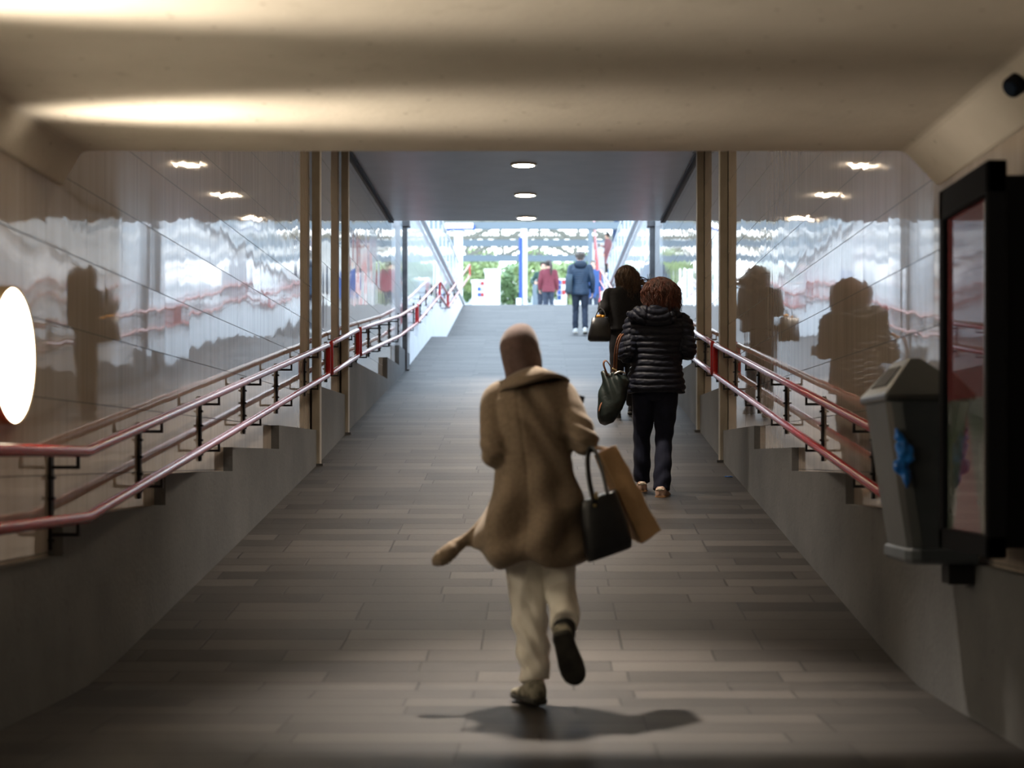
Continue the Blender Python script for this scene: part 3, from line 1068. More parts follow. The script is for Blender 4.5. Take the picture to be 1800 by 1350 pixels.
def shoe(parent, ankle, toe, k, m_up, m_sole, width=1.0, m_tab=None, L=0.27, roll=V((0, 0, 1))):
    """a sneaker: upper, sole and heel tab; runs from behind the ankle towards the toe"""
    off = V(parent.location)
    a, t_ = V(ankle), V(toe)
    d = t_ - a
    up = V(roll)
    # the sole plane goes through points below ankle and toe
    fwd = d - up * d.dot(up) if roll == V((0, 0, 1)) else d
    fwd = fwd.normalized()
    side = fwd.cross(up).normalized()
    up = side.cross(fwd).normalized()
    base = a - up * 0.085 * k - fwd * 0.075 * k
    Lk, wk = L * k, width * k
    prof = [(0.0, 0.020, 0.088), (0.025, 0.032, 0.098), (0.10, 0.038, 0.108), (0.26, 0.039, 0.112), (0.42, 0.042, 0.085), (0.60, 0.047, 0.064), (0.78, 0.047, 0.052), (0.90, 0.040, 0.045), (0.97, 0.026, 0.040), (1.0, 0.012, 0.034)]
    def ringset(z0f, z1f, grow):
        rs = []
        for u, hw, hh in prof:
            c_ = base + fwd * (u * Lk)
            ring = []
            for q in range(16):
                b_ = 2 * math.pi * q / 16
                cb, sb = math.cos(b_), math.sin(b_)
                zz = z0f(hh) + (z1f(hh) - z0f(hh)) * (0.5 + 0.5 * math.copysign(abs(sb) ** 0.55, sb))
                xx = hw * grow * math.copysign(abs(cb) ** 0.45, cb) * (1.0 - 0.28 * max(0, sb) if grow == 1.0 else 1.0)
                ring.append(c_ + side * (xx * wk) + up * (zz * k))
            rs.append(ring)
        return rs
    mb = MB().rings(ringset(lambda h: 0.018, lambda h: h, 1.0))
    u_ = obj('shoe', mb, m_up, None, True)
    for v_ in u_.data.vertices:
        pass
    u_.parent = parent
    mb = MB().rings(ringset(lambda h: 0.0, lambda h: 0.031, 1.08))
    s_ = obj('sole', mb, m_sole, None, True)
    s_.parent = u_
    if m_tab is not None:
        mb = MB()
        c_ = base + up * 0.078 * k - fwd * 0.002
        mb.ell(c_, 0.019 * k, 0.006 * k, 0.015 * k, Matrix((side, fwd, up)).transposed(), 14, 8)
        for q in (-1, 1):
            mb.ell(c_ + side * (q * 0.021 * k) + fwd * 0.008 - up * 0.004 * k, 0.014 * k, 0.009, 0.007 * k, Matrix((side, fwd, up)).transposed(), 10, 6)
        tb = obj('heel_tab', mb, m_tab, None, True, label='pale heel tab')
        tb.parent = u_
    return u_


def part(name, me, mat, parent, label=None):
    """mesh already in the parent's own coordinates"""
    o = bpy.data.objects.new(name, me if isinstance(me, bpy.types.Mesh) else me.mesh(name))
    COL.objects.link(o)
    if mat is not None:
        o.data.materials.append(mat)
    o.data.polygons.foreach_set('use_smooth', [True] * len(o.data.polygons))
    o.parent = parent
    if label:
        o['label'] = label
    return o


def hair_mesh(c, k, n, length, spread=1.0, wave=0.012, rx=0.086, ry=0.105, rz=0.105, yaw=0.0, seed=1, wind=V((0, 0, 0)), face=0.75, thick=0.011, curl=1.0):
    """a cap of hair with locks that run from the crown and hang down"""
    rng = random.Random(seed)
    R = Matrix.Rotation(yaw, 3, 'Z')
    mb = MB()
    mb.ell(V(c) + R @ V((0, -0.018, 0.03)) * k, (rx - 0.006) * k, (ry - 0.012) * k, (rz - 0.008) * k, R, 22, 14)
    for i in range(n):
        th = 2 * math.pi * (i + rng.uniform(-0.4, 0.4)) / n * 1.0
        # 0 = to the right, pi/2 = forward; leave the face open
        dx, dy = math.cos(th), math.sin(th)
        if dy > face and rng.random() < 0.9:
            continue
        ln = length * rng.uniform(0.72, 1.14) * (0.45 if dy > face - 0.25 else 1.0)
        ph, ph2 = rng.uniform(0, 6.28), rng.uniform(0, 6.28)
        lay = rng.uniform(0.92, 1.12) * spread
        pts, rad = [], []
        m = 9
        for j in range(m):
            u = j / (m - 1)
            s_ = u * ln
            arc = 0.15
            # first the skull, then straight down
            if s_ < arc:
                a = (s_ / arc) * (math.pi / 2) * 0.95 + 0.12
                r_ = math.sin(min(a, math.pi / 2))
                z_ = math.cos(min(a, math.pi / 2)) * rz
                drop = 0
            else:
                r_ = 1.0 + 0.22 * (lay - 1) - 0.05 * (s_ - arc) / 0.1
                z_ = 0
                drop = s_ - arc
            amp = wave * (0.3 + u) * curl
            p = V((dx * rx * r_ * (1 + (lay - 1) * min(1, u * 2)), dy * ry * r_ * (1 + (lay - 1) * min(1, u * 2)) - 0.012, z_ + 0.025 - drop))
            p += V((amp * math.sin(ph + u * 11), amp * math.sin(ph2 + u * 9), 0.3 * amp * math.sin(ph + u * 13)))
            p += wind * (u * u * rng.uniform(0.5, 1.2))
            pts.append(V(c) + (R @ p) * k)
            rad.append(thick * k * (0.75 + 0.4 * math.sin(math.pi * min(1, u * 1.2 + 0.1))) * (1.0 if u < 0.8 else max(0.15, (1.0 - u) / 0.2)))
        mb.tube(pts, rad, 6, sub=2, round_cap=False)
    return mb


def jacket(J, k, secs, voxel, sleeve=(0.068, 0.060, 0.046), sleeve_end=1.0, fn=None, extra=None, ex=2.2, iters=4):
    """body of the jacket from level rings (own coordinates) and sleeves along the arms, melted together"""
    mb = MB()
    mb.loft(secs, 32, ex)
    for s_ in 'LR':
        sh, el, wr = J['sh' + s_], J['el' + s_], J['wr' + s_]
        end = el.lerp(wr, sleeve_end)
        mb.tube([J['chest'].lerp(sh, 0.6) + V((0, 0, 0.03 * k)), sh, sh.lerp(el, 0.5), el, end], [sleeve[0] * k * 0.95, sleeve[0] * k, sleeve[1] * k * 1.04, sleeve[1] * k, sleeve[2] * k], 14, round_cap=True)
    if extra:
        extra(mb)
    me = bake(mb, voxel, iters, 0.45)
    if fn is not None:
        displace(me, fn)
    return me


# ------------------------------------------------------------------ woman in the brown coat and headscarf, nearest
M['coat'] = noisy('brown_wool', (0.185, 0.140, 0.098), (0.23, 0.177, 0.126), 60, 0.9, 0.002, 220, sheen=0.15, spec=0.2)
M['scarf'] = noisy('mauve_brown_knit', (0.100, 0.064, 0.058), (0.125, 0.080, 0.073), 50, 0.85, 0.0008, 260, sheen=0.2, spec=0.2)
M['cream'] = noisy('cream_cotton', (0.76, 0.73, 0.66), (0.84, 0.81, 0.74), 12, 0.8, 0.001, 160, spec=0.3)
M['blacksock'] = plain('black_knit', (0.012, 0.012, 0.014), 0.9)
M['shoe1'] = noisy('grey_green_suede', (0.13, 0.12, 0.09), (0.30, 0.28, 0.22), 25, 0.75, lo=0.45, hi=0.55)
M['sole1'] = noisy('dark_rubber', (0.02, 0.02, 0.018), (0.05, 0.047, 0.04), 14, 0.7)

B = V((-0.03, 6.7, 0.0))


def P1(px, py, dy=0.0):
    """pixel to the woman's own coordinates at depth 6.7 + dy"""
    return at(px, py, 6.7 + dy) - B


J1 = dict(pelvis=P1(938, 905), waist=P1(935, 850), chest=P1(930, 755, 0.02), shoulder=P1(925, 690, 0.06), neck=P1(921, 662, 0.09), head=P1(919, 622, 0.13),
          shL=P1(872, 700, 0.04), shR=P1(985, 692, 0.04), elL=P1(874, 800, -0.05), wrL=P1(893, 800, 0.22), elR=P1(1026, 775, -0.06), wrR=P1(1018, 738, 0.20),
          hipL=P1(918, 930), hipR=P1(968, 930), knL=P1(926, 1062, 0.06), knR=P1(988, 1042, 0.03), anL=P1(944, 1206, 0.0), anR=P1(992, 1120, -0.26),
          toL=P1(922, 1230, 0.16), toR=P1(1010, 1180, -0.16))
k1 = 0.94
p1 = part('person', body_mesh(J1, k1, 0.007, yaw=-0.1), M['skin'], None)
p1.location = B
tag(p1, 'person in a long brown coat and mauve headscarf hurrying up with two bags', 'person', 'people walking up the ramp')

# headscarf: smooth hood with folds gathered at the nape
mb = MB()
secs = []
for py, xl, xr, dy, ry in ((568.5, 911, 919, 0.11, 0.012), (571, 903, 928, 0.11, 0.04), (577, 894, 935, 0.11, 0.07), (586, 885.5, 941, 0.11, 0.094), (599, 879.5, 946, 0.11, 0.112), (612, 878, 949, 0.11, 0.119), (626, 881.5, 952, 0.115, 0.120), (642, 886, 955, 0.12, 0.112), (655, 888, 956.5, 0.12, 0.098), (668, 889, 957, 0.12, 0.09), (685, 880, 962, 0.10, 0.10)):
    a, b_ = P1(xl, py, dy), P1(xr, py, dy)
    c_ = (a + b_) / 2
    secs.append((c_.x, c_.y, c_.z, (b_.x - a.x) / 2, ry))
mb.loft(secs, 36, 2.0)
me = bake(mb, 0.006, 2)
zs = P1(917, 655).z
def scarf_fn(co, no):
    x, z = co[:, 0], co[:, 2]
    u = (x - P1(917, 0).x)
    low = np.clip((P1(0, 610).z - z) / 0.14, 0, 1)
    g = np.sin((u * 1.0 + (z - zs) * 0.28) * 62) * 0.0085 * low ** 1.1 + np.sin((u - (z - zs) * 0.75) * 48 + 1.2) * 0.005 * low
    return co + no * (g + 0.0016 * vnoise(co, (14, 14, 6), 4))[:, None]
me = displace(me, scarf_fn)
# the face stays open
import bmesh
bm = bmesh.new()
bm.from_mesh(me)
hc = J1['head']
cut = [f for f in bm.faces if f.calc_center_median().y > hc.y + 0.02 and ((f.calc_center_median().x - hc.x) / 0.062) ** 2 + ((f.calc_center_median().z - hc.z + 0.022) / 0.085) ** 2 < 1]
bmesh.ops.delete(bm, geom=cut, context='FACES')
bm.to_mesh(me)
bm.free()
part('headscarf', me, M['scarf'], p1)
mb = MB()
for q in (-1, 1):
    mb.ell(hc + Matrix.Rotation(-0.1, 3, 'Z') @ (V((q * 0.030, 0.083, 0.003)) * k1), 0.009, 0.007, 0.006, None, 10, 7)
part('eyes', mb, M['black'], p1)

# coat
mb = MB()
secs = []
for py, xl, xr, dy, ry in ((664, 893, 962, 0.06, 0.07), (676, 880, 988, 0.05, 0.095), (692, 866, 1000, 0.04, 0.115), (712, 862, 1003, 0.03, 0.130), (745, 864, 1004, 0.02, 0.142), (790, 869, 1006, 0.01, 0.140), (825, 868, 1010, 0.0, 0.138),
                           (865, 858, 1019, 0.0, 0.150), (900, 847, 1026, 0.0, 0.168), (940, 832, 1032, 0.0, 0.192), (968, 826, 1034, 0.0, 0.205), (983, 846, 1030, 0.0, 0.198), (993, 880, 1018, 0.0, 0.170)):
    a, b_ = P1(xl, py, dy - 0.08), P1(xr, py, dy - 0.08)
    secs.append(((a.x + b_.x) / 2, dy, (a.z + b_.z) / 2, (b_.x - a.x) / 2, ry))
mb.loft(secs, 40, 2.15)
mb.tube([P1(890, 690, 0.04), P1(872, 705, 0.03), P1(868, 755, -0.02), P1(872, 800, -0.05), P1(892, 803, 0.12), P1(900, 800, 0.22)], [0.060, 0.062, 0.056, 0.055, 0.05, 0.046], 14)
mb.tube([P1(975, 690, 0.04), P1(988, 697, 0.03), P1(1010, 735, -0.03), P1(1027, 775, -0.07), P1(1026, 765, 0.06), P1(1019, 742, 0.18)], [0.062, 0.066, 0.060, 0.060, 0.055, 0.05], 14)
# the tail blown out to the left
tail = [(P1(888, 930, 0.02), 0.09, 0.06), (P1(864, 936, 0.0), 0.10, 0.045), (P1(846, 943, 0.0), 0.066, 0.030), (P1(829, 948, -0.01), 0.036, 0.020), (P1(814, 954, -0.02), 0.022, 0.013), (P1(803, 961, -0.02), 0.018, 0.010), (P1(793, 968, -0.03), 0.015, 0.008), (P1(782, 976, -0.03), 0.011, 0.007), (P1(772, 983, -0.03), 0.008, 0.006), (P1(766, 987, -0.03), 0.005, 0.005)]
rs = []
for i, (c_, a_, b2) in enumerate(tail):
    d = (tail[min(i + 1, len(tail) - 1)][0] - tail[max(i - 1, 0)][0]).normalized()
    u_ = V((0, 1, 0)).cross(d).normalized()
    rs.append([c_ + u_ * (a_ * math.cos(2 * math.pi * q / 16)) + V((0, 1, 0)) * (b2 * math.sin(2 * math.pi * q / 16)) for q in range(16)])
mb.rings(rs)
me = bake(mb, 0.008, 3, 0.45)
seam = [(660, 905), (676, 908), (720, 911), (770, 919), (820, 925), (870, 928), (930, 926), (990, 921)]
sz = np.array([P1(0, p[0], -0.1).z for p in seam][::-1])
sxx = np.array([P1(p[1], 0, -0.1).x for p in seam][::-1])
def coat_fn(co, no):
    x, y, z = co[:, 0], co[:, 1], co[:, 2]
    back = np.clip(-no[:, 1], 0, 1)
    d = np.zeros(len(co))
    sx0 = np.interp(z, sz, sxx)
    d -= 0.0045 * np.exp(-((x - sx0) / 0.005) ** 2) * back
    d += 0.001 * np.exp(-((x - sx0 - 0.014) / 0.008) ** 2) * back
    low = np.clip((P1(0, 790).z - z) / 0.35, 0, 1)
    # long folds that fan out to the hem
    xc = (x - P1(930, 0).x) / (0.20 + 0.22 * low)
    d += low * 0.026 * np.sin(xc * 13 + 0.8 - z * 2) * (0.4 + 0.6 * back)
    d += low * 0.016 * np.sin((x * 0.8 - z * 0.9) * 30 + 1.0)
    # drag lines from the right armpit towards the waist
    t_ = (x - P1(985, 0).x) * 0.80 + (z - P1(0, 760).z) * 0.55
    d += -0.028 * np.exp(-((t_ + 0.010) / 0.026) ** 2) * np.clip((z - P1(0, 860).z) / 0.15, 0, 1) * back
    d += -0.020 * np.exp(-((t_ + 0.085) / 0.025) ** 2) * np.clip((z - P1(0, 900).z) / 0.15, 0, 1) * np.clip((P1(0, 720).z - z) / 0.1, 0, 1) * back
    # creases at elbow
    el = np.exp(-(((x - P1(1026, 0).x) / 0.09) ** 2 + ((z - P1(0, 765).z) / 0.09) ** 2)) + np.exp(-(((x - P1(872, 0).x) / 0.07) ** 2 + ((z - P1(0, 795).z) / 0.08) ** 2))
    d += el * 0.006 * np.sin(z * 120 + x * 60)
    d += 0.006 * vnoise(co, (6, 6, 3.2), 8)
    return co + no * d[:, None]
coat = part('coat', displace(me, coat_fn), M['coat'], p1)
# wide collar lying over the shoulders
mb = MB()
up_, lo_ = [], []
col_pts = [((893, 676), (866, 700), 0.10), ((886, 668), (868, 695), 0.0), ((892, 662), (886, 681), -0.07), ((910, 652), (908, 676), -0.105), ((930, 645), (935, 668), -0.115), ((945, 644), (962, 661), -0.105), ((955, 650), (985, 660), -0.06), ((962, 655), (1001, 668), 0.0), ((962, 662), (998, 676), 0.10)]
A_, B_ = [], []
for (u0, v0), (u1, v1), dy in col_pts:
    A_.append(P1(u0, v0, 0.07 + dy * 0.75))
    B_.append(P1(u1, v1, 0.05 + dy * 1.30))
A2, _ = catmull(A_, [0] * len(A_), 5)
B2, _ = catmull(B_, [0] * len(B_), 5)
rs = []
for a, b_ in zip(A2, B2):
    out = V((0, -1, 0.35)).normalized() if True else None
    m_ = a.lerp(b_, 0.5) + out * 0.016
    rs.append([a, a.lerp(b_, 0.25) + out * 0.014, m_, b_ + out * 0.010, b_ + V((0, 0, -0.012)), m_ - out * 0.02, a + V((0, 0.02, -0.02))])
mb.rings(rs)
part('collar', mb, M['coat'], coat)

# trousers, wide and cream
mb = MB()
mb.loft([(*P1(938, 880), 0.135, 0.10), (*P1(940, 915), 0.150, 0.11), (*P1(942, 945), 0.150, 0.108)], 24)
mb.tube([P1(924, 930, 0), P1(926, 1000, 0.03), P1(929, 1062, 0.05), P1(936, 1130, 0.02), P1(941, 1196, 0.0)], [0.090, 0.083, 0.078, 0.068, 0.060], 16, round_cap=False)
mb.tube([P1(972, 930, 0), P1(981, 990, 0.02), P1(986, 1035, 0.02), P1(990, 1060, -0.06), P1(993, 1096, -0.22)], [0.084, 0.072, 0.066, 0.064, 0.058], 16, round_cap=False)
me = bake(mb, 0.007, 3, 0.4)
def tr_fn(co, no):
    x, y, z = co[:, 0], co[:, 1], co[:, 2]
    zz = np.clip((0.5 - z) / 0.4, 0, 1)
    d = 0.0065 * np.sin((z + x * 0.9) * 62 + 2.0 * np.sin(x * 25)) * np.exp(-((z - 0.26) / 0.15) ** 2)
    d += 0.005 * np.sin((z - x * 0.8) * 55 + 1.0) * np.exp(-((z - 0.13) / 0.08) ** 2)
    d += 0.004 * np.sin((x - z * 0.25) * 70) * np.clip((z - 0.2) / 0.2, 0, 1)
    d += 0.006 * vnoise(co, (10, 10, 6), 3)
    return co + no * d[:, None]
part('trousers', displace(me, tr_fn), M['cream'], p1)
# sock in the open cuff of the lifted leg
part('sock', MB().tube([J1['knR'].lerp(J1['anR'], 0.35), J1['knR'].lerp(J1['anR'], 0.5), J1['knR'].lerp(J1['anR'], 0.75), P1(992, 1118, -0.262)], [0.050, 0.052, 0.049, 0.043], 14), M['blacksock'], p1)
shoe(p1, P1(938, 1201, -0.02), P1(902, 1237, 0.20), k1 * 1.0, M['shoe1'], M['sole1'], 1.05)
shoe(p1, P1(992, 1122, -0.27), P1(1012, 1186, -0.20), k1 * 0.95, M['shoe1'], M['sole1'], 1.1, roll=V((0.0, 1.0, 0.25)))

# phone held in front
M['phone'] = plain('phone_glass', (0.02, 0.022, 0.03), 0.12)
c_ = at(1007, 721, 6.92)
R = Matrix.Rotation(0.25, 3, 'Y') @ Matrix.Rotation(-0.4, 3, 'X')
mb = MB().box(-0.036, 0.036, -0.004, 0.004, -0.075, 0.075).xform(R.to_4x4())
mb.xform(Matrix.Translation(c_))
ph = obj('mobile_phone', mb, M['phone'], None, bevel=0.004)
tag(ph, 'dark mobile phone held up beside the brown coat sleeve', 'phone')

# black tote hanging from her right forearm
M['leather'] = noisy('black_leather', (0.006, 0.0065, 0.008), (0.011, 0.012, 0.015), 20, 0.38, 0.0008, 140)
M['gold'] = plain('gold_fitting', (0.65, 0.50, 0.25), 0.3, 0.9)
D0 = 6.62
def Q(px, py, D=D0):
    return at(px, py, D)
bb = Q(1065, 985)
tb = thing('tote_bag', bb, 'black leather tote bag hanging from the forearm of the brown coat', 'bag')
mb = MB()
front = [Q(1020, 884, 6.50), Q(1084, 862, 6.50), Q(1116, 962, 6.50), Q(1030, 992, 6.50)]
back = [Q(1022, 880, 6.66), Q(1082, 858, 6.66), Q(1110, 956, 6.70), Q(1030, 984, 6.70)]
rs = []
for f_ in np.linspace(0, 1, 9):
    l0, r0 = front[0].lerp(front[3], f_), front[1].lerp(front[2], f_)
    l1, r1 = back[0].lerp(back[3], f_), back[1].lerp(back[2], f_)
    ctr = (l0 + r0 + l1 + r1) / 4
    ring = []
    for q in range(28):
        b_ = 2 * math.pi * q / 28
        u, v = math.copysign(abs(math.cos(b_)) ** 0.45, math.cos(b_)), math.copysign(abs(math.sin(b_)) ** 0.45, math.sin(b_))
        p = l0 * ((1 - u) * (1 - v) / 4) + r0 * ((1 + u) * (1 - v) / 4) + r1 * ((1 + u) * (1 + v) / 4) + l1 * ((1 - u) * (1 + v) / 4)
        bul = 1 + 0.06 * math.sin(math.pi * f_)
        ring.append(ctr + (p - ctr) * bul * (0.93 if f_ == 1 else 1))
    rs.append(ring)
mb.rings(rs)
obj('body', mb, M['leather'], tb, smooth=True, bevel=0.004)
for d_, off in ((6.50, 0), (6.66, 3)):
    h_ = obj('handle', MB().tube([Q(1043, 880 - off, d_ - 0.01), Q(1036, 845, d_ + 0.01), Q(1033, 812, d_ + 0.03), Q(1036, 791, d_ + 0.06), Q(1046, 793, d_ + 0.05), Q(1058, 825, d_ + 0.02), Q(1067, 868 - off, d_ - 0.01)], 0.013, 10, flat=0.5), M['leather'], tb, smooth=True)
obj('clasp', MB().box(*sorted((Q(1044, 0).x, Q(1049, 0).x)), 6.482, 6.492, Q(0, 876).z, Q(0, 864).z), M['gold'], tb, bevel=0.001, label='small gold clasp')
obj('tag', MB().box(*sorted((Q(1041, 0).x, Q(1046, 0).x)), 6.480, 6.488, Q(0, 889).z, Q(0, 884).z), M['gold'], tb, label='small gold tag')
# brown paper bag beside it
M['paper'] = noisy('kraft_paper', (0.40, 0.255, 0.13), (0.47, 0.30, 0.155), 7, 0.75, 0.003, 16)
bb = Q(1140, 955, 6.72)
pb_ = thing('paper_bag', bb, 'tall brown paper bag swinging behind the black tote', 'bag')
fr = [Q(1056, 797, 6.60), Q(1083, 783, 6.62), Q(1161, 932, 6.62), Q(1128, 955, 6.60)]
bk = [Q(1044, 800, 6.84), Q(1074, 785, 6.86), Q(1142, 922, 6.86), Q(1108, 945, 6.84)]
mb = MB().rings([[fr[0], fr[1], bk[1], bk[0]], [V(fr[0].lerp(fr[3], 0.5)), V(fr[1].lerp(fr[2], 0.5)), V(bk[1].lerp(bk[2], 0.5)), V(bk[0].lerp(bk[3], 0.5))], [fr[3], fr[2], bk[2], bk[3]]], cap=False)
mb.add([fr[3], fr[2], bk[2], bk[3]], [(0, 1, 2, 3)])
# gussets
body = obj('body', mb, M['paper'], pb_)
md = body.modifiers.new('sub', 'SUBSURF')
md.subdivision_type = 'SIMPLE'
md.levels = md.render_levels = 4
tx = bpy.data.textures.new('crumple', 'CLOUDS')
tx.noise_scale = 0.07
md = body.modifiers.new('crumple', 'DISPLACE')
md.texture = tx
md.strength = 0.014
md.mid_level = 0.5
md = body.modifiers.new('thick', 'SOLIDIFY')
md.thickness = 0.002
for a, b_, dd in ((fr[0].lerp(fr[1], 0.25), fr[0].lerp(fr[1], 0.75), 6.60), (bk[0].lerp(bk[1], 0.25), bk[0].lerp(bk[1], 0.75), 6.84)):
    top_ = Q(1046, 786, dd)
    obj('handle', MB().tube([a + V((0, 0, -0.01)), a.lerp(top_, 0.7), top_, b_.lerp(top_, 0.6), b_ + V((0, 0, -0.01))], 0.0035, 8), M['paper'], pb_, smooth=True)

# ------------------------------------------------------------------ woman in the navy quilted jacket
M['quilt'] = noisy('navy_quilted_nylon', (0.005, 0.007, 0.015), (0.008, 0.010, 0.020), 30, 0.55, 0.0012, 70, spec=0.25)
M['navy'] = noisy('navy_velvet', (0.005, 0.0065, 0.017), (0.008, 0.010, 0.024), 18, 0.8, sheen=0.03, spec=0.2)
M['auburn'] = noisy('auburn_hair', (0.03, 0.008, 0.004), (0.13, 0.036, 0.018), 40, 0.5, stretch=(1, 1, 0.3))
M['sneak'] = noisy('dusty_pink_suede', (0.34, 0.22, 0.17), (0.42, 0.28, 0.22), 20, 0.7)
M['gum'] = plain('gum_rubber', (0.22, 0.11, 0.045), 0.6)
M['tab'] = plain('cream_leather', (0.62, 0.55, 0.45), 0.5)
y2 = 13.0
B = V(((1153 - CX) * y2 / F, y2, fz(y2)))
S = F / y2
def P2(px, py, dy=0.0):
    return at(px, py, y2 + dy) - B
sl = (fz(13.3) - fz(12.7)) / 0.6
J2 = dict(pelvis=P2(1152, 672), waist=P2(1155, 635), chest=P2(1158, 592), shoulder=P2(1159, 562), neck=P2(1159, 546, 0.02), head=P2(1159, 517, 0.05),
          shL=P2(1116, 568), shR=P2(1200, 568), elL=P2(1102, 622, -0.04), wrL=P2(1094, 606, 0.20), elR=P2(1208, 616, -0.03), wrR=P2(1205, 618, 0.22),
          hipL=P2(1133, 690), hipR=P2(1170, 690), knL=P2(1129, 770, 0.12), knR=P2(1167, 772, 0.0), anL=P2(1128, 848, 0.18), anR=P2(1163, 858, -0.12),
          toL=P2(1126, 856, 0.35), toR=P2(1170, 866, 0.05))
p2 = part('person', body_mesh(J2, 1.0, 0.008), M['skin'], None)
p2.location = B
tag(p2, 'person with auburn bob in a navy quilted puffer jacket seen from behind', 'person', 'people walking up the ramp')
secs = []
for py, xl, xr, ry in ((548, 1135, 1184, 0.10), (556, 1118, 1200, 0.125), (566, 1109, 1207, 0.14), (585, 1109, 1208, 0.15), (610, 1113, 1204, 0.145), (630, 1112, 1200, 0.14), (655, 1106, 1202, 0.15), (678, 1101, 1206, 0.155), (690, 1103, 1205, 0.15)):
    a, b_ = P2(xl, py, -0.08), P2(xr, py, -0.08)
    secs.append(((a.x + b_.x) / 2, 0.0, (a.z + b_.z) / 2, (b_.x - a.x) / 2, ry))
def quilt_fn(co, no):
    x, z = co[:, 0], co[:, 2]
    arm = np.abs(x - J2['pelvis'].x) > 0.20
    zz = z + 0.006 * vnoise(co, (6, 6, 6), 5) + np.where(arm, np.abs(x) * 0.25, 0.02 * np.cos(x * 4))
    ph = np.abs(np.sin(np.pi * zz / 0.0485))
    g = 0.013 * (ph ** 0.55 - 0.65)
    g += 0.0045 * vnoise(co, (30, 30, 70), 2) * ph
    # seams where the sleeves join
    return co + no * g[:, None]
me = jacket(J2, 1.0, secs, 0.0065, (0.078, 0.074, 0.060), 0.9, quilt_fn, iters=3)
jk = part('jacket', me, M['quilt'], p2)
mb = MB()
mb.ell(P2(1150, 556, -0.13), 0.175, 0.062, 0.085, Matrix.Rotation(0.10, 3, 'Y'), 24, 14)
mb.ell(P2(1122, 553, -0.09), 0.085, 0.05, 0.062, Matrix.Rotation(-0.55, 3, 'Y'), 18, 12)
mb.ell(P2(1107, 553, -0.06), 0.030, 0.03, 0.026, None, 12, 8)
mb.ell(P2(1183, 549, -0.05), 0.07, 0.06, 0.05, Matrix.Rotation(0.5, 3, 'Y'), 18, 12)
me = bake(mb, 0.0065, 4)
def hood_fn(co, no):
    z, x = co[:, 2], co[:, 0]
    c0 = P2(1152, 535)
    r = np.sqrt(((x - c0.x) * 0.75) ** 2 + (z - c0.z) ** 2)
    ph = np.abs(np.sin(np.pi * r / 0.05))
    seams = -0.012 * np.exp(-((x - P2(1138, 0).x - (z - c0.z) * 0.15) / 0.007) ** 2) - 0.012 * np.exp(-((x - P2(1172, 0).x + (z - c0.z) * 0.25) / 0.007) ** 2)
    return co + no * (0.013 * (ph ** 0.6 - 0.6) + seams + 0.004 * vnoise(co, (35, 35, 50), 9))[:, None]
part('hood', displace(me, hood_fn), M['quilt'], jk)
part('trousers', trousers(J2, 1.0, 0.0075, 1.02, 1.08, 3, 0.006, (0.005, -0.015)), M['navy'], p2)
shoe(p2, J2['anL'], J2['toL'], 1.0, M['sneak'], M['gum'], 1.05, M['tab'])
shoe(p2, J2['anR'], J2['toR'], 1.0, M['sneak'], M['gum'], 1.1, M['tab'])
hm = hair_mesh(J2['head'] + V((0.0, -0.01, 0.0)), 1.0, 2200, 0.30, 1.2, 0.015, 0.100, 0.112, 0.108, 0, 5, V((0.03, 0, 0)), 0.8, 0.0030, 1.2)
part('hair', hm, M['auburn'], p2)

# dark green bag with tan straps at her left side
M['green'] = noisy('dark_green_leather', (0.004, 0.009, 0.008), (0.008, 0.016, 0.015), 6, 0.42, 0.002, 40)
M['tan'] = noisy('tan_leather', (0.16, 0.065, 0.032), (0.21, 0.09, 0.045), 14, 0.5)
D2 = 12.85
def Q2(px, py, dy=0.0):
    return at(px, py, D2 + dy)
gb = thing('shoulder_bag', Q2(1075, 746), 'dark green slouchy bag with tan straps at the quilted jacket', 'bag')
mb = MB()
ring_px = [((1078, 655), 20, 0.030), ((1081, 668), 24, 0.06), ((1078, 690), 25, 0.085), ((1074, 712), 27, 0.10), ((1072, 726), 24, 0.10), ((1070, 738), 17, 0.085), ((1071, 745), 8, 0.05)]
rs = []
ax = V((0.93, 0, 0.35))
for (cx_, cy_), hw, ry in ring_px:
    c_ = Q2(cx_, cy_)
    hw = hw * D2 / F
    u_ = ax.normalized() if cy_ > 690 else V((0.98, 0, -0.12)).normalized()
    rs.append([c_ + u_ * (hw * math.copysign(abs(math.cos(b_)) ** 0.8, math.cos(b_))) + V((0, 1, 0)) * (ry * math.sin(b_)) for b_ in [2 * math.pi * q / 28 for q in range(28)]])
mb.rings(rs)
me = bake(mb, 0.008, 3)
displace(me, lambda co, no: co + no * (0.010 * np.sin((co[:, 0] * 1.0 + (co[:, 2] - 2.0) * 0.35) * 70) * np.clip((co[:, 2] - Q2(0, 715).z) / 0.2, 0, 1) + 0.006 * vnoise(co, (12, 12, 8), 3))[:, None])
obj('body', me, M['green'], gb, smooth=True)
for x0, dx in ((1079, 0), (1083, 3)):
    obj('shoulder_strap', MB().tube([Q2(x0, 657), Q2(x0 + 0.5, 640, -0.02), Q2(x0 + 3, 612, -0.05), Q2(x0 + 8, 594, -0.04), Q2(x0 + 13, 588, 0.05)], 0.010, 10, flat=0.4), M['tan'], gb, smooth=True, label='tan leather shoulder strap')
obj('hand_strap', MB().tube([Q2(1072, 668), Q2(1066, 655, -0.05), Q2(1061, 640, -0.06), Q2(1065, 634, -0.06), Q2(1072, 642, -0.04), Q2(1077, 655)], 0.009, 10, flat=0.4), M['tan'], gb, smooth=True, label='loose tan hand strap')
obj('zip', MB().tube([Q2(1081, 657, -0.05), Q2(1090, 653, -0.05), Q2(1098, 656, -0.04)], 0.008, 8), plain('zip_metal', (0.5, 0.47, 0.42), 0.3, 0.9), gb, smooth=True, label='metal zip')
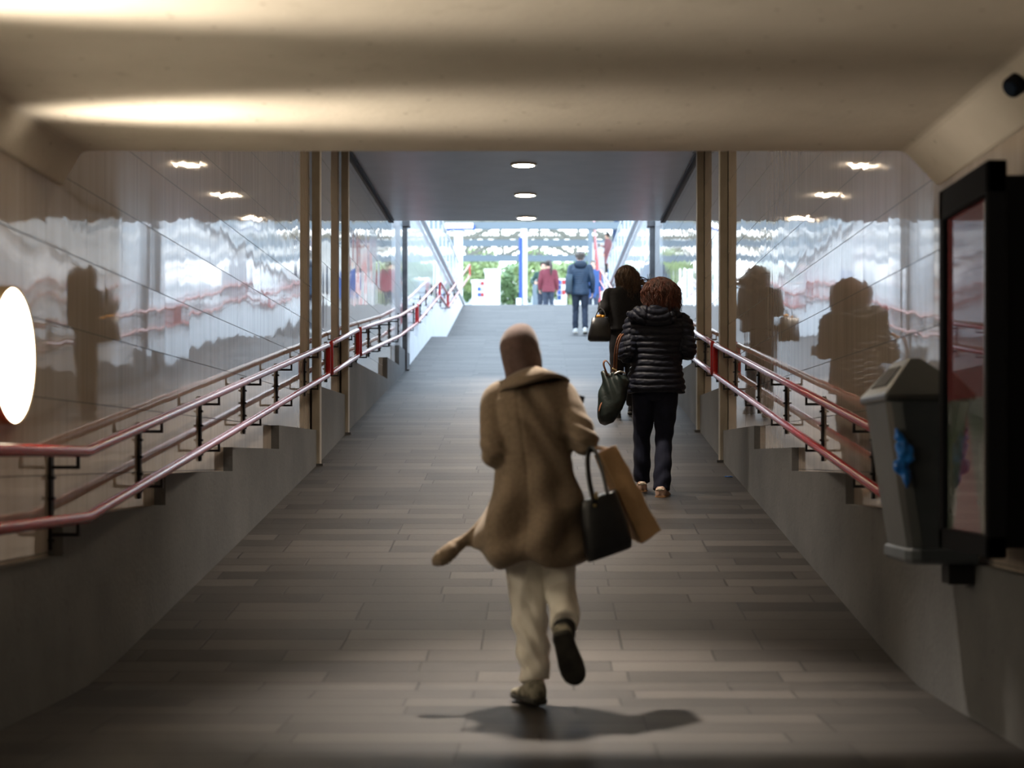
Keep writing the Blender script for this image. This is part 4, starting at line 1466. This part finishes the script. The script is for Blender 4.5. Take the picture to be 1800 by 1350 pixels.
obj('buckle', MB().tube([Q2(1078, 657, -0.03), Q2(1084, 652, -0.04), Q2(1077, 648, -0.04)], 0.006, 8), M['gold'], gb, smooth=True)
obj('side_strap', MB().tube([Q2(1060, 702, -0.06), Q2(1056, 712, -0.07), Q2(1053, 722, -0.07)], 0.009, 8, flat=0.5), M['tan'], gb, smooth=True)

# ------------------------------------------------------------------ woman in the black jacket with long brown hair
M['blackcoat'] = noisy('black_wool', (0.008, 0.008, 0.010), (0.012, 0.012, 0.014), 40, 0.85, 0.001, 150, spec=0.25)
M['brownhair'] = noisy('brown_hair', (0.032, 0.016, 0.009), (0.10, 0.055, 0.030), 35, 0.42, stretch=(1, 1, 0.3))
y3 = 18.4
B = V(((1094 - CX) * y3 / F, y3, fz(y3)))
def P3(px, py, dy=0.0):
    return at(px, py, y3 + dy) - B
J3 = dict(pelvis=P3(1096, 590), waist=P3(1097, 568), chest=P3(1098, 536), shoulder=P3(1099, 514), neck=P3(1100, 503, 0.02), head=P3(1101, 487, 0.05),
          shL=P3(1071, 515), shR=P3(1126, 515), elL=P3(1064, 548, -0.03), wrL=P3(1056, 541, 0.18), elR=P3(1131, 552, -0.03), wrR=P3(1130, 545, 0.2),
          hipL=P3(1086, 603), hipR=P3(1110, 603), knL=P3(1084, 668, 0.02), knR=P3(1110, 665, 0.1), anL=P3(1085, 722, -0.05), anR=P3(1110, 715, 0.2),
          toL=P3(1084, 728, 0.12), toR=P3(1111, 720, 0.37))
p3 = part('person', body_mesh(J3, 0.98, 0.008), M['skin'], None)
p3.location = B
tag(p3, 'person in a plain black jacket with long windblown brown hair', 'person', 'people walking up the ramp')
secs = []
for py, xl, xr, ry in ((503, 1086, 1114, 0.085), (509, 1074, 1124, 0.11), (518, 1068, 1129, 0.125), (535, 1068, 1130, 0.135), (555, 1068, 1129, 0.13), (570, 1068, 1129, 0.13), (582, 1066, 1130, 0.135)):
    a, b_ = P3(xl, py), P3(xr, py)
    secs.append(((a.x + b_.x) / 2, 0.0, (a.z + b_.z) / 2, (b_.x - a.x) / 2, ry))
me = jacket(J3, 0.98, secs, 0.009, (0.064, 0.060, 0.048), 0.85, lambda co, no: co + no * (0.008 * vnoise(co, (7, 7, 4), 6))[:, None])
part('jacket', me, M['blackcoat'], p3)
part('trousers', trousers(J3, 0.98, 0.009, 1.0, 1.0, 7), M['blackcoat'], p3)
shoe(p3, J3['anL'], J3['toL'], 0.98, M['blackcoat'], M['sole1'])
shoe(p3, J3['anR'], J3['toR'], 0.98, M['blackcoat'], M['sole1'])
hm = hair_mesh(J3['head'], 1.0, 1300, 0.42, 1.2, 0.016, 0.092, 0.108, 0.108, 0, 9, V((0.05, -0.02, 0.0)), 0.8, 0.0038)
rng = random.Random(2)
for q in range(14):     # strands lifted by the wind
    a = J3['head'] + V((0.08, -0.04, rng.uniform(-0.08, 0.0)))
    hm.tube([a, a + V((0.07, -0.02, rng.uniform(-0.07, 0.0))), a + V((0.15, 0, rng.uniform(-0.10, 0.03))), a + V((0.17 + rng.uniform(-0.02, 0.03), 0, rng.uniform(-0.12, 0.06)))], [0.010, 0.008, 0.005, 0.002], 6, sub=3, round_cap=False)
part('hair', hm, M['brownhair'], p3)
# glove of her left hand
mb = MB()
add_hand(mb, J3['wrL'] - V((0, 0.03, 0)), (J3['wrL'] - J3['elL']), V((1, 0, 0)), -1, 1.08, 0.9)
part('glove', bake(mb, 0.006, 2), noisy('dark_grey_knit', (0.03, 0.03, 0.033), (0.05, 0.05, 0.055), 40, 0.9), p3)
# black tote with yellow things in it
tb = thing('tote_bag', at(1060, 600, 18.2), 'black tote bag with yellow contents carried by the long-haired woman', 'bag')
D3 = 18.2
def Q3(px, py, dy=0.0):
    return at(px, py, D3 + dy)
mb = MB()
rs = []
for py, xl, xr, ry in ((559, 1040, 1070, 0.07), (575, 1037, 1073, 0.085), (590, 1033, 1074, 0.09), (597, 1033, 1074, 0.09), (600, 1037, 1071, 0.07)):
    a, b_ = Q3(xl, py), Q3(xr, py)
    c_ = (a + b_) / 2
    hw = (b_.x - a.x) / 2
    rs.append([c_ + V((hw * math.copysign(abs(math.cos(t_)) ** 0.5, math.cos(t_)), ry * math.copysign(abs(math.sin(t_)) ** 0.5, math.sin(t_)), 0)) for t_ in [2 * math.pi * q / 28 for q in range(28)]])
mb.rings(rs)
obj('body', mb, M['leather'], tb, smooth=True)
for dy in (-0.06, 0.06):
    obj('handle', MB().tube([Q3(1046, 560, dy), Q3(1050, 549, dy * 0.6), Q3(1056, 543, dy * 0.2 + 0.05), Q3(1062, 548, dy * 0.6), Q3(1066, 560, dy)], 0.009, 8, flat=0.5), M['leather'], tb, smooth=True)
for q, (px, py) in enumerate(((1050, 557), (1055, 556), (1060, 557))):
    yb = MB().ell(Q3(px, py, 0.0), 0.022, 0.03, 0.022)
    tag(obj('yellow_fruit', yb, plain('yellow_%d' % q, (0.75, 0.36, 0.03), 0.5), None, True), 'small orange yellow fruit peeking out of the black tote', 'fruit', 'yellow fruit in the black tote')

# ------------------------------------------------------------------ people further up
def far_person(y, px, foot_z, H, label, cols, yaw=0.0, stride=0.12, hairlen=0.12, hair=None, coat_len=0.62, armL=None, armR=None, voxel=0.012, headyaw=0.0, headpitch=0.0, group='people near the top of the ramp', quilt=False, hood=False, hoodm=None):
    J, k = joints(H, stride, armL=armL, armR=armR)
    o = part('person', body_mesh(J, k, voxel, headyaw, headpitch), M['skin'], None)
    o.location = ((px - CX) * y / F, y, foot_z)
    o.rotation_euler = (0, 0, yaw)
    tag(o, label, 'person', group)
    hem = (1.40 - coat_len) * k
    secs = [(*(J['neck'] - V((0, 0, 0.0))), 0.075 * k, 0.075 * k), (*(J['shoulder'] + V((0, 0, 0.015))), 0.17 * k, 0.105 * k), (*(J['shoulder'] - V((0, 0, 0.06))), 0.205 * k, 0.13 * k), (*J['chest'], 0.205 * k, 0.14 * k), (*J['waist'], 0.185 * k, 0.135 * k), (0, 0, (hem + 0.06 * k), 0.20 * k, 0.14 * k), (0, 0, hem, 0.198 * k, 0.138 * k)]
    def fn(co, no):
        g = 0.008 * vnoise(co, (8, 8, 5), y)
        if quilt:
            g = g + 0.008 * (np.abs(np.sin(np.pi * co[:, 2] / 0.05)) ** 0.6 - 0.6)
        return co + no * g[:, None]
    jk_ = part('jacket', jacket(J, k, secs, voxel, (0.066, 0.060, 0.047), 0.95, fn), cols[0], o)
    if hood:
        mb = MB().ell((0, -0.12 * k, 1.43 * k), 0.14 * k, 0.06 * k, 0.09 * k)
        part('hood', mb, hoodm or cols[0], jk_)
    part('trousers', trousers(J, k, voxel, 1.0, 1.0, y), cols[1], o)
    shoe(o, J['anL'], J['toL'], k, cols[2], M['tab'])
    shoe(o, J['anR'], J['toR'], k, cols[2], M['tab'])
    part('hair', hair_mesh(J['head'], k, 160, hairlen, 1.05, 0.006, yaw=headyaw, seed=int(y), thick=0.012), hair or M['brownhair'], o)
    # eyes
    R = Matrix.Rotation(headyaw, 3, 'Z') @ Matrix.Rotation(headpitch, 3, 'X')
    mb = MB()
    for q in (-1, 1):
        mb.ell(J['head'] + R @ (V((q * 0.030, 0.083, 0.003)) * k), 0.009 * k, 0.007 * k, 0.006 * k, None, 8, 6)
    part('eyes', mb, M['black'], o)
    return o, J, k


M['bluejacket'] = noisy('petrol_blue_nylon', (0.010, 0.030, 0.063), (0.017, 0.044, 0.088), 14, 0.5)
M['bluehood'] = plain('dark_blue_lining', (0.007, 0.021, 0.045), 0.6)
M['denim'] = noisy('dark_denim', (0.014, 0.022, 0.041), (0.025, 0.036, 0.061), 12, 0.8)
M['greyhair'] = noisy('grey_brown_hair', (0.084, 0.066, 0.054), (0.144, 0.120, 0.102), 40, 0.6)
M['trainers'] = plain('white_trainers', (0.75, 0.75, 0.73), 0.6)
M['redjacket'] = noisy('wine_red_fleece', (0.115, 0.018, 0.030), (0.155, 0.028, 0.043), 30, 0.85)
M['darkhair'] = noisy('dark_brown_hair', (0.018, 0.010, 0.007), (0.036, 0.021, 0.015), 40, 0.5)
M['darkgreen'] = plain('dark_green_cloth', (0.02, 0.055, 0.045), 0.8)
M['pink'] = noisy('rose_tweed', (0.126, 0.042, 0.050), (0.189, 0.076, 0.084), 50, 0.85)
M['royal'] = plain('royal_blue_cloth', (0.012, 0.048, 0.168), 0.7)
M['darkblue'] = plain('dark_blue_cloth', (0.012, 0.030, 0.078), 0.7)
M['blonde'] = noisy('pale_bald_crown', (0.5, 0.36, 0.28), (0.58, 0.42, 0.33), 30, 0.6)

far_person(36.0, 1020, fz(36.0), 1.76, 'person in a blue hooded jacket and dark jeans at the upper ramp', (M['bluejacket'], M['denim'], M['trainers']), 0.0, 0.10, 0.15, M['greyhair'], 0.60, quilt=True, hood=True, hoodm=M['bluehood'], voxel=0.010)
c_ = at(1003, 500, 35.85)
mb = MB()
rs = []
for py, xl, xr, ry in ((482, 997, 1007, 0.03), (495, 995, 1006, 0.05), (512, 993, 1005, 0.055), (517, 996, 1003, 0.04)):
    a, b_ = at(xl, py, 35.85), at(xr, py, 35.85)
    cc = (a + b_) / 2
    rs.append([cc + V(((b_.x - a.x) / 2 * math.cos(t_), ry * math.sin(t_), 0)) for t_ in [2 * math.pi * q / 20 for q in range(20)]])
bgo = thing('shoulder_bag', at(1000, 517, 35.85), 'grey blue shoulder bag on the left of the blue jacket', 'bag')
obj('body', MB().rings(rs), plain('grey_blue_canvas', (0.05, 0.075, 0.10), 0.8), bgo, smooth=True)
obj('strap', MB().tube([at(1001, 484, 35.85), at(1003, 470, 35.8), at(1008, 463, 35.85)], 0.012, 8, flat=0.4), plain('grey_strap', (0.05, 0.07, 0.10), 0.8), bgo, smooth=True)

far_person(47.5, 964, GZ, 1.66, 'person in a wine-red jacket with a long dark ponytail at the top of the ramp', (M['redjacket'], M['denim'], M['trainers']), 0.0, 0.02, 0.16, M['darkhair'], 0.62)
pt = [o for o in bpy.data.objects if o.get('label', '').startswith('person in a wine-red')][0]
part('ponytail', MB().tube([V((0.05, -0.09, 1.60)), V((0.075, -0.16, 1.52)), V((0.08, -0.17, 1.38)), V((0.075, -0.16, 1.24))], [0.028, 0.042, 0.036, 0.012], 12), M['darkhair'], pt)
far_person(48.2, 955, GZ, 1.68, 'person in dark green mostly hidden by the one in the wine-red jacket', (M['darkgreen'], M['denim'], M['trainers']), math.pi, 0.02, 0.14, M['darkhair'], 0.6, armL=(V((-0.33, 0.02, 1.15)), V((-0.26, 0.2, 1.1))), armR=(V((0.33, 0.02, 1.15)), V((0.26, 0.2, 1.1))))
far_person(48.4, 1042, GZ, 1.75, 'person in bright blue walking down just right of the blue hooded jacket', (M['royal'], M['denim'], M['trainers']), math.pi, 0.1, 0.05, M['greyhair'], 0.75)

# ------------------------------------------------------------------ beyond the ramp
# coping pipes and glass balustrades at street level
M['glass'] = None
m, nt, N, L, b = newmat('tinted_glass')
b.inputs['Base Color'].default_value = (0.30, 0.37, 0.42, 1)
b.inputs['Roughness'].default_value = 0.05
b.inputs['Alpha'].default_value = 0.55
M['glass'] = m
for side, x, s in (('left', -2.0, -1), ('right', 1.67, 1)):
    t = thing('coping_pipe', (x, YE, GZ), f'pale grey pipe along the top edge of the {side} ramp wall', 'pipe', 'coping pipes')
    obj('pipe', MB().tube([(x, YE + 0.02, GZ + 0.06), (x, 43.4, GZ + 0.06)], 0.055, 20, smooth=False), M['pipe'], t, smooth=True)
    xx = x + s * 0.12
    t = thing('glass_balustrade', (xx, YE, GZ), f'tall glass balustrade above the {side} ramp wall', 'balustrade', 'glass balustrades')
    ny = 14
    for i in range(ny):
        ya = YE + 0.1 + i * (20.4 / ny)
        yb = ya + 20.4 / ny - 0.12
        obj('pane', MB().box(xx - 0.006, xx + 0.006, ya + 0.04, yb, GZ + 0.05, GZ + 1.06), M['glass'], t)
        obj('baluster', MB().box(xx - 0.025, xx + 0.025, ya - 0.05, ya + 0.0, GZ, GZ + 1.08), M['pipe'], t)
    obj('top_rail', MB().box(xx - 0.03, xx + 0.03, YE + 0.05, 43.2, GZ + 1.08, GZ + 1.13), M['pipe'], t, bevel=0.01)

# platform roof trusses
M['truss'] = noisy('cream_steel', (0.120, 0.117, 0.090), (0.160, 0.155, 0.125), 3, 0.6)
M['beam'] = plain('pale_blue_beam', (0.110, 0.143, 0.171), 0.6)
def truss(y, zb, zt, label, x0=-9.0, x1=9.0, n=12, sag=0.0):
    t = thing('roof_truss', (0, y, zb), label, 'roof truss', 'steel trusses of the platform roof')
    obj('bottom_chord', MB().box(x0, x1, y - 0.12, y + 0.12, zb, zb + 0.24), M['beam'], t)
    obj('top_chord', MB().box(x0, x1, y - 0.08, y + 0.08, zt, zt + 0.14), M['truss'], t)
    st = (x1 - x0) / n
    for i in range(n):
        xa = x0 + i * st
        a, b_ = V((xa, y, zb + 0.2)), V((xa + st, y, zt))
        if i >= n / 2:
            a, b_ = V((xa, y, zt)), V((xa + st, y, zb + 0.2))
        obj('diagonal', MB().bar(a, b_, 0.13), M['truss'], t)
        obj('upright', MB().bar((xa, y, zb + 0.2), (xa, y, zt), 0.11, up=(0, 1, 0)), M['truss'], t)
    # pierced web plate: a row of rings
    mb = MB()
    for i in range(int((x1 - x0) / 0.42)):
        xa = x0 + 0.2 + i * 0.42
        seg = 14
        rs = []
        for r, yy in ((0.19, -0.03), (0.19, 0.03), (0.12, 0.03), (0.12, -0.03)):
            rs.append([(xa + r * math.cos(2 * math.pi * q / seg), y + yy, zb + 0.42 + r * math.sin(2 * math.pi * q / seg)) for q in range(seg)])
        mb.rings(rs, closed=True)
    obj('pierced_web', mb, M['truss'], t)
truss(63.6, 9.18, 10.05, 'nearest cream roof truss with pierced web above the platform')
truss(68.4, 9.18, 10.1, 'second cream roof truss, lower in view, above the treetops')
truss(58.85, 9.18, 10.0, 'highest cream roof truss, close to the ceiling edge in view', n=11)

# columns and sign
def column(name, px, y, zb, zt, w, mat, label, cat='column', px2=None):
    c_ = at(px, 0, y)
    t = thing(name, (c_.x, y, zb), label, cat)
    obj('shaft', MB().box(c_.x - w / 2, c_.x + w / 2, y - w / 2, y + w / 2, zb, zt), mat, t, bevel=0.01)
    obj('foot', MB().box(c_.x - w * 0.7, c_.x + w * 0.7, y - w * 0.7, y + w * 0.7, zb, zb + 0.08), M['grey'], t)
    return t
M['blue'] = plain('signal_blue', (0.007, 0.049, 0.252), 0.45)
M['reds'] = plain('signal_red', (0.330, 0.012, 0.018), 0.45)
column('roof_column', 806, 58.85, GZ, 9.2, 0.28, M['white'], 'white roof column below the blue sign on the left')
t = column('roof_column', 921, 58.85, GZ, 9.2, 0.22, M['white'], 'white roof column with a blue panel in the middle of the opening')
c_ = at(915.5, 0, 58.7)
obj('blue_panel', MB().box(c_.x - 0.065, c_.x + 0.065, 58.65, 58.75, 6.0, 8.85), M['blue'], t, label='upright blue panel on the column')
c_ = at(923, 0, 58.7)
obj('red_band', MB().box(c_.x - 0.05, c_.x + 0.05, 58.65, 58.75, GZ + 0.1, GZ + 0.75), M['reds'], t, label='red band low on the column')
column('roof_column', 1037.5, 58.85, GZ, 9.2, 0.15, M['beam'], 'slim grey roof column left of the stairs')
t = thing('station_sign', at(808, 401, 58.65), 'hanging blue station sign with a lit white panel', 'sign')
a, b_ = at(780, 404.5, 58.65), at(835, 396, 58.65)
obj('board', MB().box(a.x, b_.x, 58.6, 58.73, a.z, b_.z), M['blue'], t, bevel=0.01)
a2, b2 = at(783, 401, 58.65), at(831, 395, 58.65)
obj('light_panel', MB().box(a2.x, b2.x, 58.58, 58.65, a2.z, b2.z + 0.04), emit('sign_glow', (1, 1, 1), 3.0), t, label='lit white strip of the sign')
obj('hanger', MB().box(a.x + 0.2, a.x + 0.26, 58.65, 58.8, b_.z - 0.02, 9.35).box(b_.x - 0.26, b_.x - 0.2, 58.65, 58.8, b_.z - 0.02, 9.35), M['grey'], t)

# white kiosk and furniture of the forecourt
def kiosk(px0, px1, y, py_top, label, name='kiosk', cat='kiosk', mat=None):
    a, b_ = at(px0, py_top, y), at(px1, py_top, y)
    t = thing(name, ((a.x + b_.x) / 2, y, GZ), label, cat)
    obj('body', MB().box(a.x, b_.x, y, y + 0.9, GZ, a.z - 0.08), mat or M['white'], t, bevel=0.02)
    obj('roof', MB().box(a.x - 0.04, b_.x + 0.04, y - 0.04, y + 0.94, a.z - 0.08, a.z), M['white'], t)
    return t, a, b_
kiosk(853, 878, 55, 473, 'tall white cabinet left of the blue panelled column', 'cabinet', 'cabinet')
t, a, b_ = kiosk(830, 852, 56, 492, 'white vending shelf with small goods at the far left of the opening', 'vending_machine', 'machine')
rng = random.Random(4)
for q in range(6):
    px, py = 842 + (q % 2) * 6, 498 + (q // 2) * 10
    c_ = at(px, py, 55.95)
    obj('product_panel', MB().box(c_.x - 0.05, c_.x + 0.05, 55.95, 56.0, c_.z - 0.06, c_.z + 0.06), (M['blue'], M['reds'])[q % 2] if q % 3 else M['grey'], t)
kiosk(936, 949, 56, 488, 'grey white cabinet behind the person in the wine-red jacket', 'cabinet', 'cabinet', M['beam'])
t, a, b_ = kiosk(980, 996, 57, 490, 'magazine stand with colourful covers behind the blue jacket', 'magazine_stand', 'stand')
for q in range(8):
    c_ = at(983 + (q % 2) * 8, 496 + (q // 2) * 9, 56.95)
    obj('magazine', MB().box(c_.x - 0.06, c_.x + 0.06, 56.93, 56.98, c_.z - 0.07, c_.z + 0.07), (M['blue'], M['reds'], M['royal'], M['white'])[q % 4], t)
column('bollard', 912, 50.5, GZ, 5.9, 0.16, M['white'], 'short white post left of the red banded column', 'bollard')

# stairs on the right with a red handrail, and two people on them
M['stairs'] = M['ground']
ys0, zs0, rise, run = 55.0, GZ, 0.17, 0.30
xs0, xs1 = 2.0, 4.4
t = thing('staircase', (3.2, ys0, GZ), 'concrete stairs to the platform on the right behind the ramp', 'stairs')
mb = MB()
for i in range(24):
    mb.box(xs0, xs1, ys0 + i * run, ys0 + 24 * run, zs0 + i * rise, zs0 + (i + 1) * rise)
obj('flight', mb, M['stairs'], t)
for q in (0, 1):
    xq = xs0 + 0.06 if q == 0 else xs1 - 0.06
    obj('handrail', MB().tube([(xq, ys0, zs0 + 0.95), (xq, ys0 + 24 * run, zs0 + 24 * rise + 0.95)], 0.03, 10, smooth=False), M['red'], t, smooth=True)
    for i in range(0, 24, 3):
        obj('post', MB().box(xq - 0.02, xq + 0.02, ys0 + (i + 0.4) * run, ys0 + (i + 0.55) * run, zs0 + (i + 1) * rise, zs0 + i * rise + 1.0), M['red'] if q == 0 else M['grey'], t)
def on_stairs(y):
    return zs0 + (math.floor((y - ys0) / run) + 1) * rise
yp = 59.35
far_person(yp, 1069, on_stairs(yp), 1.52, 'person in a rose pink coat looking at a phone on the stairs', (M['pink'], M['blackcoat'], M['trainers']), 1.15, 0.03, 0.13, M['darkhair'], 0.95, armR=(V((0.25, 0.0, 1.12)), V((0.12, 0.27, 1.20))), headpitch=-0.45, group='people on the far stairs')
c_ = V(((1069 - CX) * yp / F - 0.33, yp + 0.18, on_stairs(yp) + 1.12))
tag(obj('mobile_phone', MB().box(c_.x - 0.035, c_.x + 0.035, c_.y - 0.005, c_.y + 0.005, c_.z - 0.06, c_.z + 0.06), M['phone'], None), 'phone in the hand of the person in the rose pink coat', 'phone')
yp = 61.47
far_person(yp, 1085, on_stairs(yp), 1.80, 'person in dark blue clothes higher up on the stairs', (M['darkblue'], M['darkblue'], M['trainers']), math.pi, 0.03, 0.05, M['darkhair'], 0.65, group='people on the far stairs')

# trees behind the platform
M['leaf'] = noisy('pale_green_leaves', (0.208, 0.288, 0.096), (0.352, 0.440, 0.216), 0.9, 0.6)  # paler of the two leaf greens, chosen per tree
M['leaf2'] = noisy('deep_green_leaves', (0.104, 0.176, 0.064), (0.200, 0.288, 0.136), 0.9, 0.6)
M['bark'] = noisy('bark', (0.09, 0.07, 0.05), (0.16, 0.13, 0.10), 8, 0.9)
TREES = [(843, 86, 0, 'pale green tree over the tall white cabinet'), (903, 90, 1, 'deeper green tree left of the blue panelled column'), (941, 86, 0, 'pale green tree behind the person in the wine-red jacket'),
         (1000, 90, 0, 'light tree between the wine-red and the blue jackets'), (1039, 86, 1, 'deeper green tree behind the slim grey roof column'), (800, 90, 1, 'deeper green tree at the far left behind the white column'), (1098, 90, 0, 'pale tree far behind the stairs')]
for i, (px, y, kd, lab) in enumerate(TREES):
    rng = random.Random(20 + i)
    x = (px - CX) * y / F
    t = thing('tree', (x, y, GZ), lab, 'tree', 'trees beyond the platform')
    r = 1.22
    zc = GZ + 5.1 + rng.uniform(-0.15, 0.15)
    obj('trunk', MB().tube([(x, y, GZ), (x + 0.1, y, GZ + 1.2), (x - 0.05, y, zc)], [0.22, 0.16, 0.1], 10), M['bark'], t, smooth=True)
    mb = MB()
    for q in range(1600):
        while True:
            p = V((rng.uniform(-1, 1), rng.uniform(-1, 1), rng.uniform(-1, 1)))
            if 0.35 < p.length < 1:
                break
        c_ = V((x + p.x * r, y + p.y * r, zc + 0.4 + p.z * 1.25))
        c_ += V((mnoise.noise(c_ * 0.8), 0, mnoise.noise(c_ * 0.8 + V((9, 0, 0))))) * 0.35
        u_ = V((rng.uniform(-1, 1), rng.uniform(-1, 1), rng.uniform(-1, 1))).normalized()
        v_ = u_.orthogonal().normalized()
        s_ = rng.uniform(0.11, 0.2)
        mb.add([c_ - u_ * s_, c_ + v_ * s_ * 0.5, c_ + u_ * s_, c_ - v_ * s_ * 0.5], [(0, 1, 2, 3)])
    obj('foliage', mb, (M['leaf'], M['leaf2'])[kd], t)
# pale building behind the trees, between them one sees bits of it
t = thing('building', (0, 104, GZ), 'long pale building far behind the trees', 'building')
obj('wall', MB().box(-22, 22, 104, 110, GZ, GZ + 6.6), M['white'], t)
obj('roof', MB().box(-22.5, 22.5, 103.5, 110.5, GZ + 6.6, GZ + 6.9), M['grey'], t)
for q in range(9):
    xq = -16 + q * 4
    f_ = obj('window', MB().box(xq - 0.7, xq + 0.7, 103.93, 104.02, GZ + 4.6, GZ + 6.0), M['grey'], t)
